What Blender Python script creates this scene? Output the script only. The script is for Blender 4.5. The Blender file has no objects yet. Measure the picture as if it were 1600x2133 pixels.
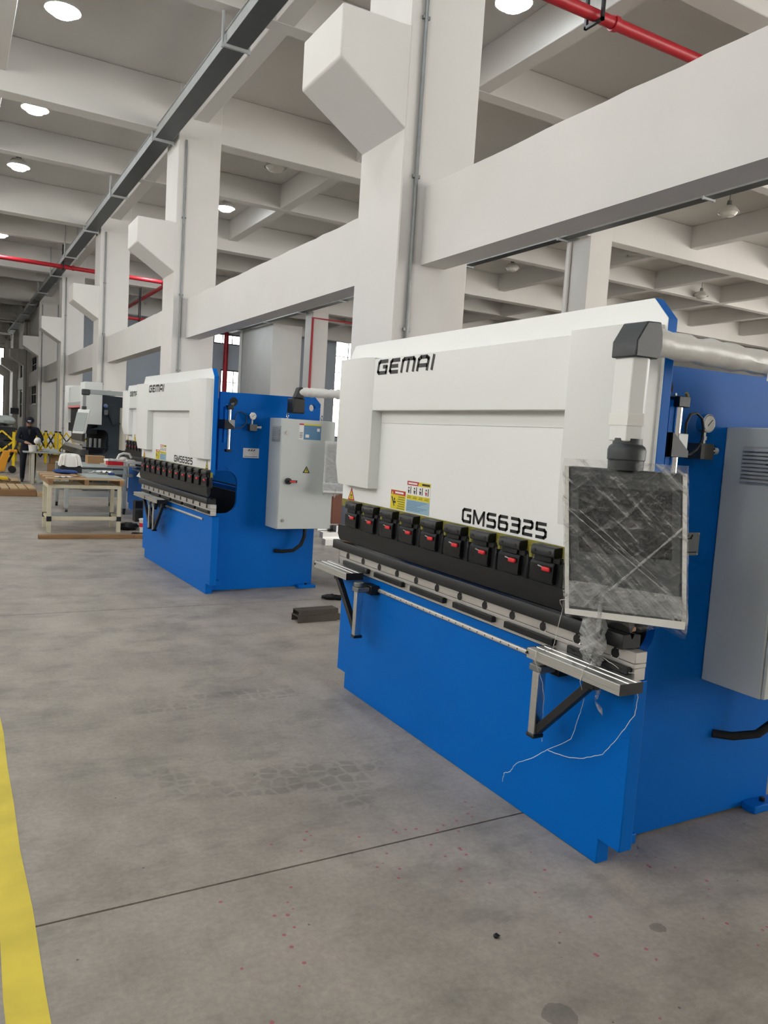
import bpy, bmesh, math, random
from mathutils import Vector, Matrix
random.seed(7)
SC = bpy.context.scene
COL = SC.collection
PI = math.pi

# ------------------------------------------------------------------ camera
cd = bpy.data.cameras.new('camera'); cam = bpy.data.objects.new('camera', cd); COL.objects.link(cam)
YAW, PITCH, ROLL = 0.515892, -0.0940886, 0.0627492
F = Vector((math.sin(YAW)*math.cos(PITCH), math.cos(YAW)*math.cos(PITCH), math.sin(PITCH)))
R0 = Vector((math.cos(YAW), -math.sin(YAW), 0)); U0 = R0.cross(F)
Rt = R0*math.cos(ROLL) + U0*math.sin(ROLL); Up = -R0*math.sin(ROLL) + U0*math.cos(ROLL)
m = Matrix((Rt, Up, -F)).transposed().to_4x4(); m.translation = (0, 0, 1.6)
cam.matrix_world = m
cd.sensor_fit = 'VERTICAL'; cd.sensor_height = 36; cd.lens = 1610.28/2133*36
cd.clip_start = .05; cd.clip_end = 300
SC.camera = cam
# ------------------------------------------------------------------ world, exposure
W = bpy.data.worlds.new('world'); SC.world = W; W.use_nodes = True
bg = W.node_tree.nodes['Background']
bg.inputs[0].default_value = (1.0, .97, .92, 1); bg.inputs[1].default_value = 5.0
vs = SC.view_settings
vs.view_transform = 'Standard'; vs.look = 'None'; vs.exposure = 0.3; vs.gamma = 1.0; vs.use_curve_mapping = False
LAMP = 78.0            # radiance of a lit high bay lamp's lens
cy = SC.cycles
cy.use_denoising = True
cy.use_light_tree = False
cy.max_bounces = 4; cy.diffuse_bounces = 3; cy.glossy_bounces = 2; cy.transmission_bounces = 2; cy.transparent_max_bounces = 8
cy.use_adaptive_sampling = True; cy.adaptive_threshold = .08; cy.adaptive_min_samples = 8
cy.sample_clamp_indirect = 4.0
cy.caustics_reflective = False; cy.caustics_refractive = False

# ------------------------------------------------------------------ materials
def srgb(h):
    c = [int(h[i:i+2], 16)/255 for i in (0, 2, 4)]
    return tuple(x/12.92 if x <= .04045 else ((x+.055)/1.055)**2.4 for x in c) + (1,)
MATS = {}
def mat(name, col, rough=.5, metal=0., noise=0., nscale=6., bump=0., bscale=40., spec=.5, coat=0., emit=None, es=1., stretch=None, col2=None):
    if name in MATS: return MATS[name]
    M = bpy.data.materials.new(name); M.use_nodes = True; MATS[name] = M
    nt = M.node_tree; N = nt.nodes; L = nt.links; b = N['Principled BSDF']
    c = srgb(col) if isinstance(col, str) else tuple(col)+(1,)
    b.inputs['Base Color'].default_value = c
    b.inputs['Roughness'].default_value = rough; b.inputs['Metallic'].default_value = metal
    b.inputs['Specular IOR Level'].default_value = spec
    if coat: b.inputs['Coat Weight'].default_value = coat; b.inputs['Coat Roughness'].default_value = .15
    tc = N.new('ShaderNodeTexCoord'); mp = N.new('ShaderNodeMapping'); L.new(tc.outputs['Object'], mp.inputs[0])
    if stretch: mp.inputs['Scale'].default_value = stretch
    if noise > 0:
        n = N.new('ShaderNodeTexNoise'); n.inputs['Scale'].default_value = nscale; n.inputs['Detail'].default_value = 5
        L.new(mp.outputs[0], n.inputs['Vector'])
        r = N.new('ShaderNodeValToRGB'); r.color_ramp.elements[0].position = .3; r.color_ramp.elements[1].position = .7
        c2 = srgb(col2) if col2 else tuple(x*(1-noise) for x in c[:3])+(1,)
        r.color_ramp.elements[0].color = c2; r.color_ramp.elements[1].color = c
        L.new(n.outputs[0], r.inputs[0]); L.new(r.outputs[0], b.inputs['Base Color'])
    if bump > 0:
        n2 = N.new('ShaderNodeTexNoise'); n2.inputs['Scale'].default_value = bscale; n2.inputs['Detail'].default_value = 4
        L.new(mp.outputs[0], n2.inputs['Vector'])
        bp = N.new('ShaderNodeBump'); bp.inputs['Strength'].default_value = bump; bp.inputs['Distance'].default_value = .01
        L.new(n2.outputs[0], bp.inputs['Height']); L.new(bp.outputs[0], b.inputs['Normal'])
    if emit:
        b.inputs['Emission Color'].default_value = srgb(emit); b.inputs['Emission Strength'].default_value = es
    return M

plaster = mat('white_plaster_paint', 'DEDBD6', .75, noise=.05, nscale=1.2, bump=.06, bscale=25)
slabpaint = mat('ceiling_paint', 'DCD9D4', .85, noise=.05, nscale=.8)
bluewall = mat('blue_grey_wall_paint', 'B4BDC8', .8, noise=.06, nscale=.8)
white = mat('white_powder_coat', 'EDEFEE', .28, noise=.02, nscale=2, bump=.03, bscale=180)
white2 = mat('white_powder_coat_satin', 'E6E8E6', .35, noise=.02, nscale=2, bump=.03, bscale=180)
blue = mat('blue_machine_paint', '0068C4', .42, spec=.1, noise=.08, nscale=1.5, bump=.03, bscale=150)
cab = mat('light_grey_cabinet_paint', 'C6CBC8', .34, noise=.03, nscale=2, bump=.04, bscale=200)
alu = mat('brushed_aluminium', 'D8D8D6', .32, 1., noise=.1, nscale=3, stretch=(40, 1, 40))
steel = mat('ground_steel', 'C6C3BE', .45, .6, noise=.15, nscale=5, bump=.05, bscale=60)
steeld = mat('dark_ground_steel', '6B6A67', .45, .8, noise=.2, nscale=8)
chrome = mat('chrome', 'E2E2E2', .12, 1.)
galv = mat('galvanised_steel', '8F9292', .45, .75, noise=.2, nscale=9)
trayside = mat('zinc_tray_side', 'B9BCBC', .5, .2, noise=.12, nscale=5)
traydark = mat('dark_cable_tray_paint', '55585A', .5, .3, noise=.1, nscale=4)
black = mat('black_oxide_steel', '131619', .4, .2, noise=.25, nscale=12, bump=.05, bscale=70)
blackp = mat('black_plastic', '17181A', .5, bump=.05, bscale=200)
charcoal = mat('charcoal_plastic', '33383A', .45, bump=.04, bscale=200)
dkblue = mat('dark_interior', '10151C', .7)
red = mat('red_lever_plastic', 'D8262F', .35)
redpipe = mat('red_pipe_paint', 'B5202C', .38, noise=.12, nscale=6)
olive = mat('olive_primer', '8A8433', .55, noise=.2, nscale=14)
rubber = mat('black_rubber_hose', '0C0C0D', .55)
letter = mat('black_vinyl_letter', '151515', .45)
yellowp = mat('yellow_floor_paint', 'E8D244', .55, noise=.22, nscale=5, bump=.06, bscale=30)
yellow = mat('yellow_powder_coat', 'E8C514', .4)
stkY = mat('sticker_yellow', 'D9C81E', .45); stkR = mat('sticker_red', 'B3243A', .45); stkW = mat('sticker_white', 'E8E8E6', .45)
stkB = mat('sticker_blue', '93B3C6', .45); stkBd = mat('sticker_dark_blue', '4F7FA6', .45); stkK = mat('sticker_black', '1B1B1E', .5); stkG = mat('sticker_ink', '6F7A2A', .5)
plate = mat('nameplate_metal', 'A9ABA9', .4, .5)
plateW = mat('nameplate_white', 'D6D6D6', .4)
wrapw = mat('white_wrapping_foam', 'E4E4DF', .3, noise=.05, nscale=9, bump=.5, bscale=14)
paper = mat('white_paper', 'E4E4E0', .7)
cloth = mat('white_cloth', 'DFDDD6', .9, bump=.3, bscale=20)
woodL = mat('light_pine_wood', 'C9AC82', .65, noise=.3, nscale=3, stretch=(1, 12, 12))
woodM = mat('brown_timber', '9C7650', .65, noise=.35, nscale=3, stretch=(1, 12, 12))
woodD = mat('dark_rusty_steel', '4B4338', .7, noise=.4, nscale=9)
beige = mat('beige_frame_paint', 'CFC8AE', .5, noise=.12, nscale=6)
greyp = mat('grey_frame_paint', 'A9B0AE', .5, noise=.1, nscale=6)
card = mat('brown_cardboard', 'B08A62', .8, noise=.12, nscale=5)
leather = mat('tan_leather', 'B98A5C', .7, noise=.25, nscale=12, bump=.2)
navy = mat('navy_work_cloth', '14192A', .85, noise=.3, nscale=8, bump=.15, bscale=30)
skin = mat('skin', 'B58A74', .55)
shoe = mat('dark_shoe', '1A1815', .6)
greysheet = mat('grey_sheet_metal', 'AEB8B6', .4, .3, noise=.06, nscale=6)
gun = mat('dark_machine_paint', '3A434C', .4, noise=.12, nscale=3)
ivory = mat('ivory_cabinet_paint', 'C9C5B6', .45)
orange = mat('orange_yellow_paint', 'E09A28', .42)
bluecloth = mat('blue_fabric', '2E4A86', .85, noise=.3, nscale=14)
gaugeface = mat('gauge_face', 'D9DBD8', .3)
pvc = mat('white_pvc_pipe', 'E4E1DA', .4)
frameblk = mat('black_window_frame', '1E2022', .5)
lens_lit = mat('lit_lamp_lens', 'FFFFFF', .4, emit='F0F9FF', es=LAMP)
lens_off = mat('unlit_lamp_lens', 'D8D4CC', .25)
shade = mat('lamp_shade_paint', 'D2CFC8', .4)

def film_mat(name='stretch_film', base=.09, gain=.5, bump=1.):
    """thin clear wrap: mostly transparent, milky where folds overlap; folds run diagonally across the upright faces"""
    M = bpy.data.materials.new(name); M.use_nodes = True
    nt = M.node_tree; N = nt.nodes; L = nt.links; b = N['Principled BSDF']; out = N['Material Output']
    b.inputs['Base Color'].default_value = (.80, .81, .80, 1); b.inputs['Roughness'].default_value = .1
    tr = N.new('ShaderNodeBsdfTransparent'); mx = N.new('ShaderNodeMixShader')
    tc = N.new('ShaderNodeTexCoord'); sp = N.new('ShaderNodeSeparateXYZ'); L.new(tc.outputs['Object'], sp.inputs[0])
    def mth(op, a, bb=None, c=None):
        x = N.new('ShaderNodeMath'); x.operation = op
        for k, q in enumerate((a, bb, c)):
            if q is None: continue
            if isinstance(q, (int, float)): x.inputs[k].default_value = q
            else: L.new(q, x.inputs[k])
        return x.outputs[0]
    u = mth('ADD', mth('MULTIPLY', sp.outputs[0], .66), mth('MULTIPLY', sp.outputs[1], -.75)); z = sp.outputs[2]
    def folds(ang, s1, s2, sc, lo, hi, seed):
        c, si = math.cos(ang), math.sin(ang)
        p = mth('ADD', mth('MULTIPLY', u, c), mth('MULTIPLY', z, si)); q = mth('ADD', mth('MULTIPLY', u, -si), mth('MULTIPLY', z, c))
        cb = N.new('ShaderNodeCombineXYZ'); L.new(mth('MULTIPLY', p, s1), cb.inputs[0]); L.new(mth('MULTIPLY', q, s2), cb.inputs[1]); cb.inputs[2].default_value = seed
        n = N.new('ShaderNodeTexNoise'); n.inputs['Scale'].default_value = sc; n.inputs['Detail'].default_value = 5; n.inputs['Roughness'].default_value = .6; n.inputs['Distortion'].default_value = .6
        L.new(cb.outputs[0], n.inputs[0])
        r = N.new('ShaderNodeMapRange'); r.inputs[1].default_value = lo; r.inputs[2].default_value = hi; L.new(n.outputs[0], r.inputs[0]); return r.outputs[0], n.outputs[0]
    a, na = folds(-.72, 1.0, 9, 4.5, .52, .78, 1.)
    c, nc = folds(.75, 1.2, 10, 4, .58, .8, 5.)
    d, nd = folds(-.1, 2.0, 5, 7, .5, .85, 9.)
    tot = mth('ADD', mth('MULTIPLY', a, gain), mth('ADD', mth('MULTIPLY', c, gain*.7), mth('MULTIPLY', d, gain*.7)))
    fac = mth('MINIMUM', mth('ADD', tot, base), .8)
    bp = N.new('ShaderNodeBump'); bp.inputs['Strength'].default_value = bump; bp.inputs['Distance'].default_value = .03
    L.new(mth('ADD', na, mth('ADD', nc, nd)), bp.inputs['Height']); L.new(bp.outputs[0], b.inputs['Normal'])
    L.new(fac, mx.inputs[0]); L.new(tr.outputs[0], mx.inputs[1]); L.new(b.outputs[0], mx.inputs[2]); L.new(mx.outputs[0], out.inputs[0])
    return M
filmd = film_mat('dense_stretch_film', .28, .45)
filmm = film_mat('milky_stretch_film', .55, .25, .35)
film = film_mat()
def glass_mat():
    M = bpy.data.materials.new('window_glass'); M.use_nodes = True
    nt = M.node_tree; N = nt.nodes; L = nt.links
    tr = N.new('ShaderNodeBsdfTransparent'); tr.inputs[0].default_value = (.95, .97, .97, 1)
    gl = N.new('ShaderNodeBsdfGlossy'); gl.inputs['Roughness'].default_value = .05
    fr = N.new('ShaderNodeFresnel'); mx = N.new('ShaderNodeMixShader')
    L.new(fr.outputs[0], mx.inputs[0]); L.new(tr.outputs[0], mx.inputs[1]); L.new(gl.outputs[0], mx.inputs[2]); L.new(mx.outputs[0], N['Material Output'].inputs[0])
    return M
glass = glass_mat()

def floor_mat():
    M = bpy.data.materials.new('power_floated_concrete'); M.use_nodes = True
    nt = M.node_tree; N = nt.nodes; L = nt.links; b = N['Principled BSDF']
    tc = N.new('ShaderNodeTexCoord'); P = tc.outputs['Object']
    def noise(s, det=6, rough=.6, sc=None):
        n = N.new('ShaderNodeTexNoise'); n.inputs['Scale'].default_value = s; n.inputs['Detail'].default_value = det; n.inputs['Roughness'].default_value = rough
        if sc:
            mp = N.new('ShaderNodeMapping'); mp.inputs['Scale'].default_value = sc; L.new(P, mp.inputs[0]); L.new(mp.outputs[0], n.inputs[0])
        else: L.new(P, n.inputs[0])
        return n.outputs[0]
    def ramp(src, p0, c0, p1, c1):
        r = N.new('ShaderNodeValToRGB'); e = r.color_ramp.elements; e[0].position = p0; e[0].color = c0; e[1].position = p1; e[1].color = c1
        L.new(src, r.inputs[0]); return r.outputs[0]
    def mixc(fac, a, bb, mode='MIX'):
        x = N.new('ShaderNodeMix'); x.data_type = 'RGBA'; x.blend_type = mode
        if isinstance(fac, float): x.inputs[0].default_value = fac
        else: L.new(fac, x.inputs[0])
        L.new(a, x.inputs[6])
        if isinstance(bb, tuple): x.inputs[7].default_value = bb
        else: L.new(bb, x.inputs[7])
        return x.outputs[2]
    def mth(op, a, bb=None, c=None):
        x = N.new('ShaderNodeMath'); x.operation = op
        for i, s in enumerate((a, bb, c)):
            if s is None: continue
            if isinstance(s, (int, float)): x.inputs[i].default_value = s
            else: L.new(s, x.inputs[i])
        return x.outputs[0]
    base = ramp(noise(.9, 8, .66), .36, srgb('8F877D'), .66, srgb('B9B0A5'))
    base = mixc(.62, base, ramp(noise(3.2, 8, .65, (1, .7, 1)), .35, srgb('847C74'), .65, srgb('B5ACA1')))
    pink = ramp(noise(1.1, 3, .5), .5, (0, 0, 0, 1), .72, (1, 1, 1, 1))
    base = mixc(mth('MULTIPLY', pink, .35), base, srgb('8F837C'))
    base = mixc(.25, base, ramp(noise(45, 4, .7), .3, srgb('716B64'), .7, srgb('B5AEA4')))
    # dark smears across the aisle
    sm = ramp(noise(1.6, 7, .68, (1, 2.0, 1)), .52, (0, 0, 0, 1), .7, (1, 1, 1, 1))
    base = mixc(mth('MULTIPLY', sm, .5), base, srgb('5C5A55'))
    # tyre tread prints: cell blocks inside two tracks
    sp = N.new('ShaderNodeSeparateXYZ'); L.new(P, sp.inputs[0]); X, Y = sp.outputs[0], sp.outputs[1]
    vo = N.new('ShaderNodeTexVoronoi'); vo.feature = 'DISTANCE_TO_EDGE'; vo.inputs['Scale'].default_value = 13; vo.inputs['Randomness'].default_value = .55
    L.new(P, vo.inputs['Vector'])
    cr = N.new('ShaderNodeMapRange'); cr.inputs[1].default_value = .05; cr.inputs[2].default_value = .16; L.new(vo.outputs[0], cr.inputs[0]); cell = cr.outputs[0]
    nm = noise(2.4, 4, .6)
    def track(yc, w, x0, x1, sl):
        yy = mth('ADD', Y, mth('MULTIPLY', X, sl))
        a = mth('LESS_THAN', mth('ABSOLUTE', mth('SUBTRACT', yy, yc)), w)
        bb = mth('MULTIPLY', mth('GREATER_THAN', X, x0), mth('LESS_THAN', X, x1))
        return mth('MULTIPLY', a, bb)
    tk = mth('ADD', track(4.35, .11, .9, 1.9, .95-.95), track(3.55, .16, .75, 1.9, .25))
    tk = mth('ADD', tk, track(2.98, .12, 1.3, 1.75, .1))
    tkm = mth('MULTIPLY', mth('MULTIPLY', tk, cell), mth('MULTIPLY', mth('SUBTRACT', nm, .42), 6))
    tkm = mth('MINIMUM', mth('MAXIMUM', tkm, 0), 1)
    base = mixc(mth('MULTIPLY', tkm, .3), base, srgb('504E48'))
    # red paint drips and dark specks
    v2 = N.new('ShaderNodeTexVoronoi'); v2.inputs['Scale'].default_value = 24; L.new(P, v2.inputs['Vector'])
    dot = mth('LESS_THAN', v2.outputs['Distance'], .17)
    sel = mth('GREATER_THAN', noise(1.9, 2, .5), .53)
    near = mth('MULTIPLY', mth('LESS_THAN', Y, 2.75), mth('GREATER_THAN', X, .75))
    rs = N.new('ShaderNodeSeparateColor'); L.new(v2.outputs['Color'], rs.inputs[0])
    pick = mth('GREATER_THAN', rs.outputs[0], .6)
    base = mixc(mth('MULTIPLY', mth('MULTIPLY', mth('MULTIPLY', dot, sel), mth('MULTIPLY', near, pick)), .75), base, srgb('A8485A'))
    pick2 = mth('GREATER_THAN', rs.outputs[1], .975)
    v3 = mth('LESS_THAN', v2.outputs['Distance'], .11)
    base = mixc(mth('MULTIPLY', mth('MULTIPLY', v3, pick2), .7), base, srgb('45433F'))
    # round oil stains
    for (sx, sy, sr) in ((2.126, 1.67, .05), (1.528, 1.50, .075)):
        dx = mth('SUBTRACT', X, sx); dy = mth('SUBTRACT', Y, sy)
        dd = mth('SQRT', mth('ADD', mth('MULTIPLY', dx, dx), mth('MULTIPLY', dy, dy)))
        dd = mth('ADD', dd, mth('MULTIPLY', noise(14, 3), .05))
        base = mixc(mth('MULTIPLY', mth('LESS_THAN', dd, sr), .5), base, srgb('55534F'))
    L.new(base, b.inputs['Base Color'])
    rr = N.new('ShaderNodeMapRange'); rr.inputs[3].default_value = .38; rr.inputs[4].default_value = .68; L.new(noise(2.2, 5), rr.inputs[0]); L.new(rr.outputs[0], b.inputs['Roughness'])
    bp = N.new('ShaderNodeBump'); bp.inputs['Strength'].default_value = .12; bp.inputs['Distance'].default_value = .006; L.new(noise(30, 6), bp.inputs['Height']); L.new(bp.outputs[0], b.inputs['Normal'])
    b.inputs['Specular IOR Level'].default_value = .4
    return M
concrete = floor_mat()
jointdark = mat('dark_joint_filler', '3B3833', .9)

# ------------------------------------------------------------------ mesh builder
class MB:
    def __init__(s): s.v = []; s.f = []; s.m = []
    def add(s, vs, fs, mi=0):
        o = len(s.v); s.v += [tuple(p) for p in vs]
        for f in fs: s.f.append([i+o for i in f]); s.m.append(mi)
        return s
    def box(s, a, b, mi=0):
        x0, y0, z0 = a; x1, y1, z1 = b
        return s.add([(x0,y0,z0),(x1,y0,z0),(x1,y1,z0),(x0,y1,z0),(x0,y0,z1),(x1,y0,z1),(x1,y1,z1),(x0,y1,z1)],
                     [(0,3,2,1),(4,5,6,7),(0,1,5,4),(1,2,6,5),(2,3,7,6),(3,0,4,7)], mi)
    def bar(s, p, q, w, h, up=(0,0,1), mi=0):
        p = Vector(p); q = Vector(q); d = (q-p).normalized(); u = Vector(up)
        if abs(d.dot(u)) > .98: u = Vector((1,0,0))
        sx = d.cross(u).normalized(); uu = sx.cross(d).normalized()
        r = []
        for c in (p, q):
            for (a, b) in ((-1,-1),(1,-1),(1,1),(-1,1)): r.append(c+sx*(a*w/2)+uu*(b*h/2))
        return s.add(r, [(0,1,2,3),(4,7,6,5),(0,4,5,1),(1,5,6,2),(2,6,7,3),(3,7,4,0)], mi)
    def prism(s, poly, ax, lo, hi, mi=0, mcap=None):
        n = len(poly)
        def P(a, b, c): return {'x': (c, a, b), 'y': (a, c, b), 'z': (a, b, c)}[ax]
        vs = [P(a, b, lo) for a, b in poly]+[P(a, b, hi) for a, b in poly]
        s.add(vs, [(i, (i+1) % n, (i+1) % n+n, i+n) for i in range(n)], mi)
        o = len(s.v)-2*n
        s.f.append([o+i for i in range(n)]); s.m.append(mi if mcap is None else mcap[0])
        s.f.append([o+n+i for i in range(n)]); s.m.append(mi if mcap is None else mcap[1])
        return s
    def loft(s, rings, mi=0, caps=True):
        n = len(rings[0]); o = len(s.v)
        for r in rings: s.v += [tuple(p) for p in r]
        for k in range(len(rings)-1):
            for i in range(n):
                s.f.append([o+k*n+i, o+k*n+(i+1) % n, o+(k+1)*n+(i+1) % n, o+(k+1)*n+i]); s.m.append(mi)
        if caps:
            s.f.append([o+i for i in range(n)]); s.m.append(mi)
            s.f.append([o+(len(rings)-1)*n+i for i in range(n)]); s.m.append(mi)
        return s
    def tube(s, pts, r, n=10, mi=0, caps=True):
        pts = [Vector(p) for p in pts]; rs = r if isinstance(r, (list, tuple)) else [r]*len(pts)
        rings = []; u = None
        for i, p in enumerate(pts):
            d = ((pts[min(i+1, len(pts)-1)]-pts[max(i-1, 0)])).normalized()
            if u is None:
                u = Vector((0,0,1)) if abs(d.z) < .9 else Vector((1,0,0))
            u = (u-d*u.dot(d)).normalized(); w = d.cross(u)
            rings.append([p+(u*math.cos(2*PI*k/n)+w*math.sin(2*PI*k/n))*rs[i] for k in range(n)])
        return s.loft(rings, mi, caps)
    def cyl(s, p, q, r, n=16, r2=None, mi=0): return s.tube([p, q], [r, r if r2 is None else r2], n, mi)
    def ball(s, c, r, nu=14, nv=9, mi=0):
        if not isinstance(r, (list, tuple)): r = (r, r, r)
        rings = []
        for j in range(nv+1):
            t = PI*(j+.02)/(nv+.04); 
            rings.append([(c[0]+r[0]*math.sin(t)*math.cos(2*PI*i/nu), c[1]+r[1]*math.sin(t)*math.sin(2*PI*i/nu), c[2]+r[2]*math.cos(t)) for i in range(nu)])
        return s.loft(rings, mi)
    def lathe(s, prof, c=(0,0,0), n=24, mi=0, caps=False):
        rings = [[(c[0]+r*math.cos(2*PI*i/n), c[1]+r*math.sin(2*PI*i/n), c[2]+z) for i in range(n)] for r, z in prof]
        return s.loft(rings, mi, caps)
    def jitter(s, a):
        s.v = [(x+random.uniform(-a, a), y+random.uniform(-a, a), z+random.uniform(-a, a)) for x, y, z in s.v]; return s
    def xf(s, M):
        s.v = [tuple(M @ Vector(p)) for p in s.v]; return s
    def build(s, name, mats, parent=None, bevel=0., seg=2, sub=0, smooth=True, origin=None, recalc=True):
        if origin == 'base':
            xs, ys, zs = zip(*s.v); origin = ((min(xs)+max(xs))/2, (min(ys)+max(ys))/2, min(zs))
        if origin: s.v = [(x-origin[0], y-origin[1], z-origin[2]) for x, y, z in s.v]
        me = bpy.data.meshes.new(name); me.from_pydata(s.v, [], s.f)
        mats = mats if isinstance(mats, (list, tuple)) else [mats]
        for M in mats: me.materials.append(M)
        me.polygons.foreach_set('material_index', s.m)
        if recalc:
            bm = bmesh.new(); bm.from_mesh(me); bmesh.ops.recalc_face_normals(bm, faces=bm.faces); bm.to_mesh(me); bm.free()
        if smooth:
            me.polygons.foreach_set('use_smooth', [True]*len(me.polygons)); me.set_sharp_from_angle(angle=math.radians(35))
        me.update()
        o = bpy.data.objects.new(name, me); COL.objects.link(o)
        if origin: o.location = origin
        if parent: o.parent = parent
        if bevel:
            b = o.modifiers.new('bevel', 'BEVEL'); b.width = bevel; b.segments = seg; b.limit_method = 'ANGLE'; b.angle_limit = math.radians(40); b.harden_normals = False
        if sub:
            b = o.modifiers.new('sub', 'SUBSURF'); b.levels = sub; b.render_levels = sub
        return o
def tag(o, label=None, cat=None, group=None, kind=None):
    if label: o['label'] = label
    if cat: o['category'] = cat
    if group: o['group'] = group
    if kind: o['kind'] = kind
    return o
def thing(name, label, cat, loc=(0,0,0), rz=0, group=None):
    o = bpy.data.objects.new(name, None); COL.objects.link(o); o.location = loc; o.rotation_euler = (0,0,rz); o.empty_display_size = .1
    return tag(o, label, cat, group)
def copy_tree(o, parent=None):
    c = o.copy(); COL.objects.link(c); c.parent = parent
    for ch in list(o.children): copy_tree(ch, c)
    return c
def arc(cx, cz, r, a0, a1, n=6): return [(cx+r*math.cos(math.radians(a0+(a1-a0)*i/n)), cz+r*math.sin(math.radians(a0+(a1-a0)*i/n))) for i in range(n+1)]

# ------------------------------------------------------------------ glyph strokes (unit height, width given)
GL = {
 'G': (.86, [[(.8,.9),(.2,.9),(.1,.8),(.1,.2),(.2,.1),(.76,.1),(.76,.52),(.46,.52)]]),
 'E': (.8, [[(.76,.9),(.2,.9),(.1,.8),(.1,.2),(.2,.1),(.74,.1)],[(.1,.5),(.68,.5)]]),
 'M': (1.05, [[(.1,.0),(.1,.8),(.2,.9),(.85,.9),(.95,.8),(.95,0)],[(.525,.9),(.525,0)]]),
 'A': (.86, [[(.1,0),(.1,.76),(.24,.9),(.62,.9),(.76,.78),(.76,0)],[(.1,.36),(.76,.36)]]),
 'I': (.24, [[(.12,0),(.12,1)]]),
 'm': (1.02, [[(.1,0),(.1,1)],[(.1,.95),(.51,.15),(.92,.95)],[(.92,1),(.92,0)]]),
 'S': (.82, [[(.76,.9),(.18,.9),(.1,.82),(.1,.6),(.18,.52),(.64,.52),(.72,.44),(.72,.18),(.64,.1),(.06,.1)]]),
 '6': (.82, [[(.74,.9),(.18,.9),(.1,.82),(.1,.18),(.18,.1),(.64,.1),(.72,.18),(.72,.46),(.64,.54),(.1,.54)]]),
 '3': (.8, [[(.06,.9),(.62,.9),(.7,.82),(.7,.6),(.62,.52),(.14,.52)],[(.62,.52),(.7,.44),(.7,.18),(.62,.1),(.06,.1)]]),
 '2': (.8, [[(.06,.9),(.62,.9),(.7,.82),(.7,.6),(.62,.52),(.2,.52),(.1,.42),(.1,.1),(.74,.1)]]),
 '5': (.82, [[(.74,.9),(.1,.9),(.1,.55),(.62,.55),(.72,.45),(.72,.2),(.62,.1),(.06,.1)]]),
}
def lettering(seq, yl, yr, z0, h, x, stroke, shear=0.):
    """letters read from +Y to -Y on a plane facing -X; 1 mm thick vinyl"""
    mb = MB(); tot = sum(GL[c][0] for c in seq)+.10*(len(seq)-1); sc = (yl-yr)/tot; cur = 0.
    t = stroke/2
    for c in seq:
        w, polys = GL[c]
        for pl in polys:
            P = [Vector(((cur+a)*sc+shear*b*h, b*h)) for a, b in pl]
            for i in range(len(P)-1):
                d = (P[i+1]-P[i]).normalized(); n = Vector((-d.y, d.x))*t
                e0 = d*t*(.55 if i > 0 else 0); e1 = d*t*(.55 if i < len(P)-2 else 0)
                q = [P[i]-e0+n, P[i+1]+e1+n, P[i+1]+e1-n, P[i]-e0-n]
                vs = [(x-.0012, yl-p.x, z0+p.y) for p in q]+[(x, yl-p.x, z0+p.y) for p in q]
                mb.add(vs, [(0,1,2,3),(7,6,5,4),(0,4,5,1),(1,5,6,2),(2,6,7,3),(3,7,4,0)])
        cur += w+.10
    return mb

# ================================================================== STRUCTURE
# floor: slabs between saw-cut joints across the hall
fl = MB().box((-8, -10, -.2), (38, 71, -.008)).build('floor', jointdark); tag(fl, 'grey concrete factory floor', kind='structure')
js = [2.505+4.265*k for k in range(-3, 17)]
for a, b in zip(js[:-1], js[1:]):
    MB().box((-8, a+.005, -.1), (38, b-.005, 0)).build('floor_slab', concrete, fl, smooth=False)
ln = MB()
ys = [-3+i*.4 for i in range(110)]
for i in range(len(ys)-1):
    def xe(y, s): return (.147 if s < 0 else .248)+.0035*math.sin(y*3.1+s)+.003*math.sin(y*7.7)
    a, b = ys[i], ys[i+1]
    ln.add([(xe(a,-1),a,.001),(xe(a,1),a,.001),(xe(b,1),b,.001),(xe(b,-1),b,.001)], [(0,1,2,3)])
o = ln.build('aisle_line', yellowp, recalc=False, smooth=False); tag(o, 'worn yellow painted aisle line along the floor at lower left', 'floor marking')

# ceiling with its beam grid
ce = MB().box((-8, -10, 8.25), (38, 46.3, 8.4)).box((-8, 46.3, 8.25), (4.45, 71, 8.4)).build('ceiling', slabpaint); tag(ce, 'grey painted concrete ceiling slab', kind='structure')
COLY = [6.9+9*k for k in range(-1, 8)]
for y in COLY:
    xr = 38 if y < 44 else 4.4
    MB().box((-8, y+.012, 7.29), (xr, y+.41, 8.25)).build('main_roof_beam', slabpaint, ce, bevel=.012, seg=1)
    MB().box((-8, y+4.55, 7.62), (38 if y < 40 else 4.4, y+4.85, 8.25)).build('cross_roof_beam', slabpaint, ce, bevel=.012, seg=1)
for k in range(-3, 10):
    xc = 4.3+3.622*k
    MB().box((xc-.15, -10, 7.625), (xc+.15, 71 if xc < 4.4 else 46, 8.25)).build('long_roof_beam', slabpaint, ce, bevel=.012, seg=1)

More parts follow.
